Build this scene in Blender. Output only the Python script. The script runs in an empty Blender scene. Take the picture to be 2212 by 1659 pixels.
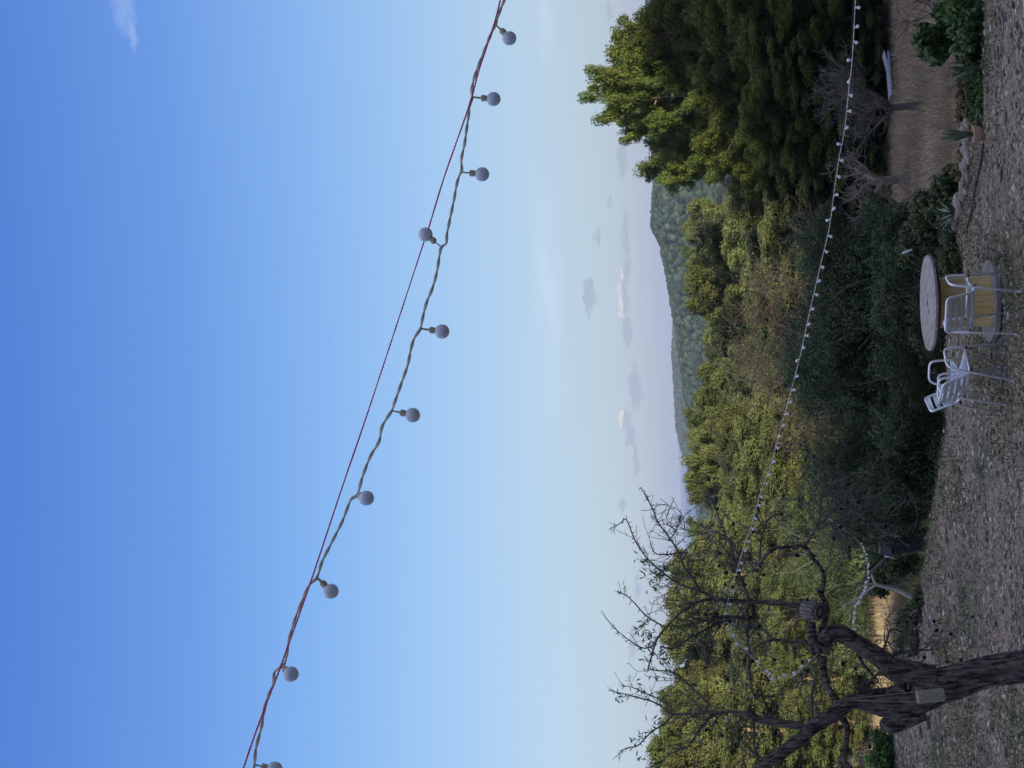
import bpy, math, random
import numpy as np
from mathutils import Vector, Matrix
rnd = random.Random(7)
rs = np.random.RandomState(11)
C = bpy.context.scene.collection
R_ = math.radians

# ------------------------------------------------------------ camera (the photo was taken with the phone on its side)
FPX = 3100.0                       # focal length in pixels of a 2212 px wide picture
PITCH, ROLL, EYE = R_(6.30), R_(2.91), 3.5
_s, _c = math.sin(ROLL), math.cos(ROLL)
RT = np.array([1, 0, 0.]); UP = np.array([0, -math.sin(PITCH), math.cos(PITCH)]); FW = np.array([0, math.cos(PITCH), math.sin(PITCH)])
CX = -_s * RT - _c * UP; CY = _c * RT - _s * UP
cam_d = bpy.data.cameras.new('camera'); cam = bpy.data.objects.new('camera', cam_d); C.objects.link(cam)
m = Matrix(((CX[0], CY[0], -FW[0], 0), (CX[1], CY[1], -FW[1], 0), (CX[2], CY[2], -FW[2], EYE), (0, 0, 0, 1)))
cam.matrix_world = m
cam_d.sensor_fit = 'HORIZONTAL'; cam_d.sensor_width = 36; cam_d.lens = FPX / 2212 * 36
cam_d.clip_start = 0.05; cam_d.clip_end = 60000
bpy.context.scene.camera = cam

def at(x, y, Y):
    """world point at forward distance Y seen at (x, y) of the 2212 px wide picture"""
    d = FW + ((x - 1106) / FPX) * CX - ((y - 829.5) / FPX) * CY
    return np.array([0, 0, EYE]) + d * (Y / d[1])

# ------------------------------------------------------------ sky and sun
SUN_EL, SUN_AZ = R_(17.5), R_(148)   # azimuth clockwise from +Y: behind the camera, to the right
sc = bpy.context.scene
sc.view_settings.view_transform = 'Standard'; sc.view_settings.look = 'None'
sc.view_settings.exposure = 0.6; sc.view_settings.gamma = 1
w = bpy.data.worlds.new('World'); sc.world = w; w.use_nodes = True
nt = w.node_tree; nt.nodes.clear()
def nn(t, **k):
    n = nt.nodes.new(t)
    for a, b in k.items(): setattr(n, a, b)
    return n
def mth(op, a, b=None, c=None, clamp=False):
    n = nt.nodes.new('ShaderNodeMath'); n.operation = op; n.use_clamp = clamp
    for i, v in enumerate((a, b, c)):
        if v is None: continue
        if isinstance(v, (int, float)): n.inputs[i].default_value = v
        else: nt.links.new(v, n.inputs[i])
    return n.outputs[0]
sky = nn('ShaderNodeTexSky', sky_type='NISHITA', sun_disc=False)
sky.sun_elevation = SUN_EL; sky.sun_rotation = SUN_AZ; sky.altitude = 100
sky.air_density = 1.0; sky.dust_density = 0.6; sky.ozone_density = 2.2
tc = nn('ShaderNodeTexCoord'); sep = nn('ShaderNodeSeparateXYZ'); nt.links.new(tc.outputs['Generated'], sep.inputs[0])
az = mth('ARCTAN2', sep.outputs[0], sep.outputs[1]); el = mth('ARCSINE', sep.outputs[2])
def noise(scale_az, scale_el, det=5, rough=.55, off=0.0):
    cb = nn('ShaderNodeCombineXYZ')
    nt.links.new(mth('MULTIPLY', az, scale_az), cb.inputs[0]); nt.links.new(mth('MULTIPLY', el, scale_el), cb.inputs[1])
    cb.inputs[2].default_value = off
    n = nn('ShaderNodeTexNoise'); n.inputs['Scale'].default_value = 1; n.inputs['Detail'].default_value = det; n.inputs['Roughness'].default_value = rough
    nt.links.new(cb.outputs[0], n.inputs['Vector']); return n.outputs['Fac']
azw = mth('ADD', az, mth('MULTIPLY', mth('SUBTRACT', noise(110, 230, 5, .6, 2.0), .5), .030))
elw = mth('ADD', el, mth('MULTIPLY', mth('SUBTRACT', noise(120, 200, 5, .6, 7.0), .5), .011))
def blob(a, e, sa, se):
    u = mth('DIVIDE', mth('SUBTRACT', azw, a), sa); v = mth('DIVIDE', mth('SUBTRACT', elw, e), se)
    return mth('SUBTRACT', 1.0, mth('ADD', mth('MULTIPLY', u, u), mth('MULTIPLY', v, v)), clamp=True)
def azel(x, y):
    p = at(x, y, 1000.) - np.array([0, 0, EYE]); return math.atan2(p[0], p[1]), math.asin(p[2] / np.linalg.norm(p))
K = 1 / FPX
# small clouds low over the horizon: (x, y, half length, half height) in picture units
CL = [(1272, 638, 48, 14), (1352, 585, 34, 12), (1346, 650, 50, 15), (1354, 710, 44, 12), (1372, 840, 60, 16), (1350, 905, 30, 15),
      (1362, 945, 34, 12), (1374, 1000, 36, 9), (1344, 340, 60, 9), (1352, 500, 60, 8), (1318, 30, 30, 7), (1320, 436, 16, 7), (1290, 516, 14, 8),
      (1376, 1270, 30, 8), (1366, 1385, 40, 12), (1345, 1085, 22, 6)]
mask = None
for (x, y, sa, se) in CL:
    a, e = azel(x, y); b = blob(a, e, sa * K * 1.25, se * K * 1.35)
    mask = b if mask is None else mth('MAXIMUM', mask, b)
dens = mth('MULTIPLY', mth('SUBTRACT', mth('MULTIPLY', mask, mth('MULTIPLY', noise(75, 190, 7, .68), 2.1)), .42), 2.6, clamp=True)
# sunlit tops
CT = [(1338, 585, 22, 9), (1336, 640, 20, 8), (1340, 675, 12, 7), (1338, 905, 18, 9), (1350, 1375, 24, 9), (1362, 990, 12, 6)]
top = None
for (x, y, sa, se) in CT:
    a, e = azel(x, y); b = blob(a, e, sa * K * 1.5, se * K * 1.6)
    top = b if top is None else mth('MAXIMUM', top, b)
topf = mth('MULTIPLY', mth('SUBTRACT', mth('ADD', mth('MULTIPLY', top, .9), mth('MULTIPLY', noise(90, 160, off=4), .7)), .55), 2.2, clamp=True)
# thin high wisp near the upper right and faint veils
wm = None
for (x, y, sa, se) in [(265, 10, 80, 26), (1185, 110, 210, 26), (1185, 600, 420, 40), (285, 70, 44, 9)]:
    a, e = azel(x, y); b = blob(a, e, sa * K, se * K)
    wm = b if wm is None else mth('MAXIMUM', wm, b)
wisp = mth('MULTIPLY', mth('MULTIPLY', wm, mth('SUBTRACT', mth('MULTIPLY', noise(9, 40, 4, .6, 9), 2.2),   .72, clamp=True)), .34, clamp=True)
def mix(f, a, b):
    n = nt.nodes.new('ShaderNodeMix'); n.data_type = 'RGBA'
    if isinstance(f, (int, float)): n.inputs[0].default_value = f
    else: nt.links.new(f, n.inputs[0])
    for i, v in ((6, a), (7, b)):
        if isinstance(v, tuple): n.inputs[i].default_value = (*v, 1)
        else: nt.links.new(v, n.inputs[i])
    return n.outputs[2]
SKYS = 0.105
k = 1 / SKYS
gm = nt.nodes.new('ShaderNodeHueSaturation'); gm.inputs['Saturation'].default_value = 1.15
nt.links.new(sky.outputs[0], gm.inputs['Color'])
# air near the horizon: duller and greyer, as on a humid evening by the sea
rp = nt.nodes.new('ShaderNodeValToRGB'); nt.links.new(mth('DIVIDE', mth('MAXIMUM', el, 0.0), .6), rp.inputs[0])
def lin(c): return tuple((((v / 255 + .055) / 1.055) ** 2.4 if v > 10 else v / 3294) / 1.516 for v in c)
stops = [(0, (163, 180, 208)), (.025, (172, 190, 215)), (.055, (178, 198, 221)), (.10, (178, 204, 233)), (.16, (160, 197, 241)), (.24, (131, 179, 241)), (.33, (104, 152, 231)), (.44, (80, 127, 218)), (.6, (66, 110, 202))]
while len(rp.color_ramp.elements) < len(stops): rp.color_ramp.elements.new(.5)
for e_, (p_, c_) in zip(rp.color_ramp.elements, stops): e_.position = p_ / .6; e_.color = (*lin(c_), 1)
rsc = nt.nodes.new('ShaderNodeVectorMath'); rsc.operation = 'SCALE'; rsc.inputs['Scale'].default_value = k; nt.links.new(rp.outputs[0], rsc.inputs[0])
col = mix(.82, gm.outputs[0], rsc.outputs[0])
col = mix(wisp, col, (.50 * k, .58 * k, .72 * k))
col = mix(mth('MULTIPLY', dens, .62), col, mix(topf, (.235 * k, .28 * k, .38 * k), (.62 * k, .53 * k, .53 * k)))
# unseen broken bright cloud, added high overhead to lift and whiten the shade
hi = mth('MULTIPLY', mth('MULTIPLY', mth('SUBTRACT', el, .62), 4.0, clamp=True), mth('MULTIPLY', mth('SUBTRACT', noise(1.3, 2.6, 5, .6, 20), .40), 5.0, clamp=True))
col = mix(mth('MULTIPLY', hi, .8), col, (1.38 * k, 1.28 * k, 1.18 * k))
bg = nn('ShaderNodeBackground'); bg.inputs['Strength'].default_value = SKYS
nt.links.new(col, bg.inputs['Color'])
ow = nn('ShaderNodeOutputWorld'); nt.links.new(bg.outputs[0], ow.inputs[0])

sd = bpy.data.lights.new('sun', 'SUN'); sd.energy = 4.9; sd.angle = R_(.5); sd.color = (1.0, .87, .64)
sun = bpy.data.objects.new('sun', sd); C.objects.link(sun)
sv = Vector((math.sin(SUN_AZ) * math.cos(SUN_EL), math.cos(SUN_AZ) * math.cos(SUN_EL), math.sin(SUN_EL)))
sun.rotation_euler = sv.to_track_quat('Z', 'Y').to_euler(); sun.location = (0, -20, 30)

# ------------------------------------------------------------ helpers
def tag(o, label=None, cat=None, group=None, kind=None):
    if label: o['label'] = label
    if cat: o['category'] = cat
    if group: o['group'] = group
    if kind: o['kind'] = kind
    return o
def empty(name, loc=(0, 0, 0), rz=0):
    o = bpy.data.objects.new(name, None); C.objects.link(o); o.location = loc; o.rotation_euler.z = rz
    o.empty_display_size = .2
    return o
def mesh_np(name, V, F, mat=None, parent=None, smooth=False, attrs=None):
    """V (n,3), F (m,k) fixed-size faces"""
    V = np.asarray(V, np.float32); F = np.asarray(F, np.int32)
    me = bpy.data.meshes.new(name); me.vertices.add(len(V)); me.vertices.foreach_set('co', V.ravel())
    kk = F.shape[1]; me.loops.add(F.size); me.loops.foreach_set('vertex_index', F.ravel())
    me.polygons.add(len(F)); me.polygons.foreach_set('loop_start', np.arange(0, F.size, kk, dtype=np.int32))
    me.polygons.foreach_set('loop_total', np.full(len(F), kk, np.int32))
    if smooth: me.polygons.foreach_set('use_smooth', np.ones(len(F), bool))
    if attrs is not None:
        a = me.attributes.new('tint', 'FLOAT', 'POINT'); a.data.foreach_set('value', np.asarray(attrs, np.float32))
    me.update(calc_edges=True)
    if mat: me.materials.append(mat)
    o = bpy.data.objects.new(name, me); C.objects.link(o)
    if parent: o.parent = parent
    return o
class MB:
    def __init__(s): s.V = []; s.F = []
    def add(s, V, F):
        n = len(s.V); s.V += [tuple(v) for v in V]; s.F += [tuple(i + n for i in f) for f in F]; return s
    def box(s, c, h, rot=None):
        V = []
        for x in (-1, 1):
            for y in (-1, 1):
                for z in (-1, 1):
                    v = Vector((x * h[0], y * h[1], z * h[2]))
                    if rot is not None: v = rot @ v
                    V.append(v + Vector(c))
        return s.add(V, [(0, 1, 3, 2), (4, 6, 7, 5), (0, 4, 5, 1), (2, 3, 7, 6), (0, 2, 6, 4), (1, 5, 7, 3)])
    def tube(s, pts, rad, n=8, cap=True, rough=0):
        P = [Vector(p) for p in pts]
        if isinstance(rad, (int, float)): rad = [rad] * len(P)
        V = []; F = []; ref = None
        for i, p in enumerate(P):
            t = (P[min(i + 1, len(P) - 1)] - P[max(i - 1, 0)])
            t = t.normalized() if t.length > 1e-9 else Vector((0, 0, 1))
            if ref is None: ref = t.orthogonal().normalized()
            ref = (ref - t * ref.dot(t))
            ref = ref.normalized() if ref.length > 1e-6 else t.orthogonal().normalized()
            b = t.cross(ref)
            for k_ in range(n):
                a = 2 * math.pi * k_ / n; rr = rad[i] * (1 + (rnd.uniform(-rough, rough) if rough else 0))
                V.append(p + (ref * math.cos(a) + b * math.sin(a)) * rr)
        for i in range(len(P) - 1):
            for k_ in range(n):
                a = i * n + k_; b2 = i * n + (k_ + 1) % n; F.append((a, b2, b2 + n, a + n))
        if cap: F.append(tuple(range(n))[::-1]); F.append(tuple((len(P) - 1) * n + k_ for k_ in range(n)))
        return s.add(V, F)
    def lathe(s, prof, n=24, c=(0, 0, 0), rot=None, caps=True):
        V = []; F = []
        for r, z in prof:
            for k_ in range(n):
                a = 2 * math.pi * k_ / n; v = Vector((r * math.cos(a), r * math.sin(a), z))
                if rot is not None: v = rot @ v
                V.append(v + Vector(c))
        for i in range(len(prof) - 1):
            for k_ in range(n):
                a = i * n + k_; b = i * n + (k_ + 1) % n; F.append((a, b, b + n, a + n))
        if caps: F.append(tuple(range(n))[::-1]); F.append(tuple((len(prof) - 1) * n + k_ for k_ in range(n)))
        return s.add(V, F)
    def build(s, name, mat, parent=None, smooth=False, bevel=0):
        me = bpy.data.meshes.new(name); me.from_pydata(s.V, [], s.F); me.update()
        if smooth: me.polygons.foreach_set('use_smooth', [True] * len(me.polygons))
        me.materials.append(mat)
        o = bpy.data.objects.new(name, me); C.objects.link(o)
        if parent: o.parent = parent
        if bevel:
            b = o.modifiers.new('bevel', 'BEVEL'); b.width = bevel; b.segments = 2; b.limit_method = 'ANGLE'
        return o
def copy_tree(o, parent=None):
    c = o.copy(); C.objects.link(c); c.parent = parent
    for ch in list(o.children): copy_tree(ch, c)
    return c
def smooth_path(pts, sub=4):
    P = [np.array(p, float) for p in pts]; out = []
    for i in range(len(P) - 1):
        p0 = P[max(i - 1, 0)]; p1 = P[i]; p2 = P[i + 1]; p3 = P[min(i + 2, len(P) - 1)]
        for j in range(sub):
            t = j / sub
            out.append(.5 * ((2 * p1) + (-p0 + p2) * t + (2 * p0 - 5 * p1 + 4 * p2 - p3) * t * t + (-p0 + 3 * p1 - 3 * p2 + p3) * t ** 3))
    out.append(P[-1]); return out

# ------------------------------------------------------------ materials
def mat(name, col, rough=.8, metal=0, col2=None, scale=5, detail=4, bump=0, bscale=None, spec=.4, stretch=None, contrast=1.0, tint=0, objrand=0, transl=0, coord='Object'):
    M = bpy.data.materials.new(name); M.use_nodes = True; t = M.node_tree; N = t.nodes; L = t.links
    b = N['Principled BSDF']; b.inputs['Roughness'].default_value = rough; b.inputs['Metallic'].default_value = metal
    b.inputs['Specular IOR Level'].default_value = spec
    b.inputs['Base Color'].default_value = (*col, 1)
    tcn = N.new('ShaderNodeTexCoord'); src = tcn.outputs[coord]
    if stretch:
        mp = N.new('ShaderNodeMapping'); mp.inputs['Scale'].default_value = stretch; L.new(src, mp.inputs[0]); src = mp.outputs[0]
    out = None
    if col2:
        nz = N.new('ShaderNodeTexNoise'); nz.inputs['Scale'].default_value = scale; nz.inputs['Detail'].default_value = detail; L.new(src, nz.inputs['Vector'])
        rp = N.new('ShaderNodeValToRGB'); rp.color_ramp.elements[0].position = .5 - .2 / contrast; rp.color_ramp.elements[1].position = .5 + .2 / contrast
        rp.color_ramp.elements[0].color = (*col, 1); rp.color_ramp.elements[1].color = (*col2, 1)
        L.new(nz.outputs['Fac'], rp.inputs[0]); out = rp.outputs[0]
    if tint or objrand:
        hs = N.new('ShaderNodeHueSaturation')
        if out is not None: L.new(out, hs.inputs['Color'])
        else: hs.inputs['Color'].default_value = (*col, 1)
        acc = None
        if tint:
            at_ = N.new('ShaderNodeAttribute'); at_.attribute_name = 'tint'
            mr = N.new('ShaderNodeMapRange'); mr.inputs[3].default_value = 1 - tint; mr.inputs[4].default_value = 1 + tint; L.new(at_.outputs['Fac'], mr.inputs[0]); acc = mr.outputs[0]
        if objrand:
            oi = N.new('ShaderNodeObjectInfo'); mr = N.new('ShaderNodeMapRange'); mr.inputs[3].default_value = 1 - objrand; mr.inputs[4].default_value = 1 + objrand; L.new(oi.outputs['Random'], mr.inputs[0])
            mr2 = N.new('ShaderNodeMapRange'); mr2.inputs[3].default_value = .485; mr2.inputs[4].default_value = .512; L.new(oi.outputs['Random'], mr2.inputs[0]); L.new(mr2.outputs[0], hs.inputs['Hue'])
            if acc is not None:
                mm = N.new('ShaderNodeMath'); mm.operation = 'MULTIPLY'; L.new(acc, mm.inputs[0]); L.new(mr.outputs[0], mm.inputs[1]); acc = mm.outputs[0]
            else: acc = mr.outputs[0]
        L.new(acc, hs.inputs['Value']); out = hs.outputs[0]
    if out is not None: L.new(out, b.inputs['Base Color'])
    if bump:
        nb = N.new('ShaderNodeTexNoise'); nb.inputs['Scale'].default_value = bscale or scale * 3; nb.inputs['Detail'].default_value = 6; L.new(src, nb.inputs['Vector'])
        bp = N.new('ShaderNodeBump'); bp.inputs['Strength'].default_value = min(1, bump); bp.inputs['Distance'].default_value = .02 if bump <= 1 else .02 * bump
        L.new(nb.outputs['Fac'], bp.inputs['Height']); L.new(bp.outputs[0], b.inputs['Normal'])
    if transl:
        tr = N.new('ShaderNodeBsdfTranslucent'); mx = N.new('ShaderNodeMixShader'); mx.inputs[0].default_value = transl
        if out is not None: L.new(out, tr.inputs['Color'])
        else: tr.inputs['Color'].default_value = (*col, 1)
        L.new(b.outputs[0], mx.inputs[1]); L.new(tr.outputs[0], mx.inputs[2]); L.new(mx.outputs[0], N['Material Output'].inputs['Surface'])
    return M
M = {}
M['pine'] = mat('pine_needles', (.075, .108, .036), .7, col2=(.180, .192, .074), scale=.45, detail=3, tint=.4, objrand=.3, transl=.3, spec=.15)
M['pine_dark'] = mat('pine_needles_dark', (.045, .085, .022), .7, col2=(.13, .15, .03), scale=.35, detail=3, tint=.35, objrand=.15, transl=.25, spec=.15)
M['pine_mute'] = mat('pine_needles_muted', (.055, .085, .040), .7, col2=(.130, .150, .080), scale=.5, detail=3, tint=.4, objrand=.25, transl=.25, spec=.15)
M['pine_far'] = mat('far_wood', (.017, .034, .027), .9, col2=(.044, .062, .042), scale=.08, detail=3, spec=.05, tint=.6, coord='Object')
M['olive'] = mat('olive_leaves', (.035, .066, .026), .6, col2=(.080, .125, .048), scale=.9, tint=.45, transl=.15, spec=.4)
M['broad'] = mat('broad_leaves', (.05, .12, .028), .5, col2=(.10, .19, .05), scale=2, tint=.5, transl=.25, objrand=.15)
M['weed'] = mat('weed_leaves', (.04, .075, .025), .6, col2=(.11, .13, .05), scale=3, tint=.5, transl=.2)
M['dryleaf'] = mat('dry_leaves', (.22, .17, .09), .8, col2=(.12, .12, .05), scale=2, tint=.4, transl=.2)
M['agave'] = mat('agave_blades', (.10, .17, .11), .45, col2=(.17, .22, .13), scale=6)
M['bark'] = mat('almond_bark', (.028, .023, .021), .95, col2=(.20, .175, .155), scale=14, stretch=(2.4, 2.4, .4), bump=1, bscale=30, spec=.15, contrast=1.5)
M['twig'] = mat('twig_bark', (.075, .07, .06), .9, col2=(.18, .17, .15), scale=20, spec=.2)
M['drytwig'] = mat('dry_twigs', (.045, .037, .030), .9, col2=(.12, .10, .08), scale=20, spec=.2)
M['greybark'] = mat('pale_bark', (.16, .14, .115), .9, col2=(.28, .25, .21), scale=10, bump=.5)
M['palewood'] = mat('pale_peeled_wood', (.34, .31, .27), .9, col2=(.48, .44, .38), scale=10, bump=.4)
M['pinebark'] = mat('pine_bark', (.13, .09, .065), .9, col2=(.26, .19, .14), scale=4)
M['nut'] = mat('almond_husk', (.018, .013, .011), .8, spec=.2)
M['cable'] = mat('green_grey_cable', (.56, .60, .53), .45, col2=(.68, .72, .65), scale=60)
M['socket'] = mat('bulb_socket', (.42, .42, .32), .4)
M['cord'] = mat('maroon_cord', (.55, .03, .17), .6, col2=(.70, .10, .26), scale=300)
M['darkcord'] = mat('brown_cord', (.08, .035, .03), .7)
M['alu'] = mat('brushed_aluminium', (.84, .86, .90), .30, metal=.4, col2=(.80, .83, .88), scale=8)
M['aluslat'] = mat('aluminium_slats', (.80, .82, .86), .30, metal=.85, col2=(.66, .69, .74), scale=8)
M['plastic'] = mat('brown_plastic', (.12, .03, .03), .5)
M['greywood'] = mat('weathered_wood', (.19, .175, .155), .8, col2=(.40, .375, .345), scale=5, stretch=(9, 1, 1), bump=.5)
M['drumwood'] = mat('drum_staves', (.58, .40, .16), .7, col2=(.80, .59, .28), scale=3, stretch=(8, 8, 1), bump=.3)
M['darkwood'] = mat('dark_wood', (.10, .075, .055), .8, col2=(.05, .04, .03), scale=6)
M['black'] = mat('black_rubber', (.012, .012, .013), .5)
M['charred'] = mat('charred_wood', (.010, .011, .014), .9, col2=(.03, .03, .035), scale=8, bump=.6)
M['barrelwood'] = mat('barrel_wood', (.17, .15, .14), .8, col2=(.30, .27, .255), scale=12, stretch=(1, 1, .3), bump=.4)
M['rope'] = mat('jute_rope', (.48, .44, .34), .9, col2=(.34, .30, .22), scale=60, bump=.5, bscale=120)
M['white'] = mat('white_paint', (.75, .76, .78), .5)
M['slatgrey'] = mat('pale_painted_slats', (.34, .38, .44), .6, col2=(.28, .32, .37), scale=5)
M['teal'] = mat('teal_paint', (.10, .42, .34), .5, col2=(.13, .50, .42), scale=4)
M['stone'] = mat('stones', (.18, .168, .15), .9, col2=(.36, .325, .27), scale=1.3, tint=.7, spec=.2)
M['wallstone'] = mat('field_stone', (.13, .115, .095), .9, col2=(.30, .27, .23), scale=5, bump=.6)
M['drygrass'] = mat('dry_grass', (.22, .185, .125), .9, col2=(.35, .295, .20), scale=.5, tint=.4, spec=.1)
M['goldgrass'] = mat('golden_grass', (.26, .205, .125), .9, col2=(.35, .285, .185), scale=.6, tint=.35, spec=.1)
M['greengrass'] = mat('green_grass', (.06, .11, .03), .8, col2=(.13, .17, .06), scale=.8, tint=.4, spec=.1)

def bulb_mat():
    Mx = bpy.data.materials.new('frosted_bulb'); Mx.use_nodes = True; b = Mx.node_tree.nodes['Principled BSDF']
    b.inputs['Base Color'].default_value = (.72, .80, .88, 1); b.inputs['Roughness'].default_value = .22; b.inputs['Coat Weight'].default_value = .6; b.inputs['Coat Roughness'].default_value = .08
    t = Mx.node_tree; tr = t.nodes.new('ShaderNodeBsdfTranslucent'); tr.inputs[0].default_value = (.64, .72, .82, 1)
    mx = t.nodes.new('ShaderNodeMixShader'); mx.inputs[0].default_value = .3
    t.links.new(b.outputs[0], mx.inputs[1]); t.links.new(tr.outputs[0], mx.inputs[2]); t.links.new(mx.outputs[0], t.nodes['Material Output'].inputs[0])
    return Mx
M['bulb'] = bulb_mat(); M['bulbw'] = mat('bulb_glass_bright', (.86, .88, .92), .3)  # shade painted into the near bulbs' bluish tint; far ones a brighter copy

# ------------------------------------------------------------ terrain
EX = [-60, -12, -7.3, -5.7, -4.3, -3.14, -2.4, -.9, 1.3, 2.4, 3.2, 4.2, 6, 10, 60]
EY = [60, 31, 26.3, 25.2, 23.0, 21.6, 20.9, 19.1, 18.3, 17.0, 15.9, 15.6, 15.0, 14, 4]
def edge(x): return np.interp(x, EX, EY)
TT = [-1, 0, .35, 3, 11, 26, 45, 80, 150, 280, 420]
TZ = [0, 0, -.40, -.78, -1.7, -3.3, -5.4, -8.5, -15, -24, -27]
ridge1 = [(1385, -300), (1380, 0), (1397, 250), (1411, 384), (1407, 430), (1405, 489), (1424, 530), (1432, 570), (1442, 620), (1450, 675), (1458, 709), (1470, 800), (1484, 900), (1500, 1000), (1525, 1200), (1540, 1700)]
ridge2 = [(1500, 300), (1470, 550), (1452, 700), (1449, 771), (1452, 818), (1457, 917), (1466, 960), (1474, 990), (1484, 1020), (1500, 1100), (1520, 1300)]
Y1, Y2 = 1100., 2200.
r1 = np.array([at(x, y, Y1) for x, y in ridge1]); r1 = r1[r1[:, 0].argsort()]
r2 = np.array([at(x, y, Y2) for x, y in ridge2]); r2 = r2[r2[:, 0].argsort()]
def sst(a, b, x):
    t = np.clip((x - a) / (b - a), 0, 1); return t * t * (3 - 2 * t)
def vnoise(x, y, s, seed=0):
    """smooth value noise"""
    x = np.asarray(x, float) / s; y = np.asarray(y, float) / s
    xi = np.floor(x); yi = np.floor(y); fx = x - xi; fy = y - yi; fx = fx * fx * (3 - 2 * fx); fy = fy * fy * (3 - 2 * fy)
    def h(a, b): v = np.sin(a * 127.1 + b * 311.7 + seed * 74.7) * 43758.5453; return v - np.floor(v)
    return (h(xi, yi) * (1 - fx) + h(xi + 1, yi) * fx) * (1 - fy) + (h(xi, yi + 1) * (1 - fx) + h(xi + 1, yi + 1) * fx) * fy
def height(x, y):
    x = np.asarray(x, float); y = np.asarray(y, float)
    t = y - edge(x)
    z = np.interp(t, TT, TZ)
    yard = (vnoise(x, y, 1.3) - .5) * .05 + (vnoise(x, y, .35, 3) - .5) * .02
    z = z + np.where(t < 0, yard, (vnoise(x, y, 2.2, 5) - .5) * .25 * sst(0, 6, t) + (vnoise(x, y, 14, 6) - .5) * 1.4 * sst(25, 70, t))
    far = sst(380, Y1, y)
    h1 = np.interp(x * Y1 / np.maximum(y, 50), r1[:, 0], r1[:, 2]) - 4.5
    z1 = np.where(y < Y1, -27 + (h1 + 27) * sst(330, Y1, y) ** 1.0, -34 + (h1 + 34) * (1 - sst(Y1, 1650, y)))
    h2 = np.interp(x * Y2 / np.maximum(y, 50), r2[:, 0], r2[:, 2]) - 6
    z2 = np.where(y < Y2, -34 + (h2 + 34) * sst(1350, Y2, y), -40 + (h2 + 40) * (1 - sst(Y2, 3000, y)))
    zz = np.maximum(z1, z2) + (vnoise(x, y, 60, 8) - .5) * 7 * sst(450, 700, y) * (1 - .75 * sst(900, Y1, y))
    kf = sst(330, 480, y)
    shade_crest = np.interp(x, [-100, 34, 42, 46, 58, 66, 76, 120], [25, 26.2, 27.4, 27.7, 31, 34.5, 41.5, 44]) + (vnoise(x, y, 9, 40) - .5) * 1.2  # unseen ridge behind the camera, added and shaped to shade the foreground
    kb = sst(-8, -45, y)
    return (z * (1 - kf) + zz * kf) * (1 - kb) + shade_crest * kb
def grid_mesh(name, xs, ys, mt, zoff=0, kind='structure'):
    X, Y = np.meshgrid(xs, ys); Z = height(X, Y) + zoff
    V = np.stack([X, Y, Z], -1).reshape(-1, 3); n = len(xs); i = np.arange(len(ys) - 1)[:, None] * n + np.arange(n - 1)[None, :]; i = i.ravel()
    o = mesh_np(name, V, np.stack([i, i + 1, i + n + 1, i + n], 1), mt, smooth=True); o['kind'] = kind; return o

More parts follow.
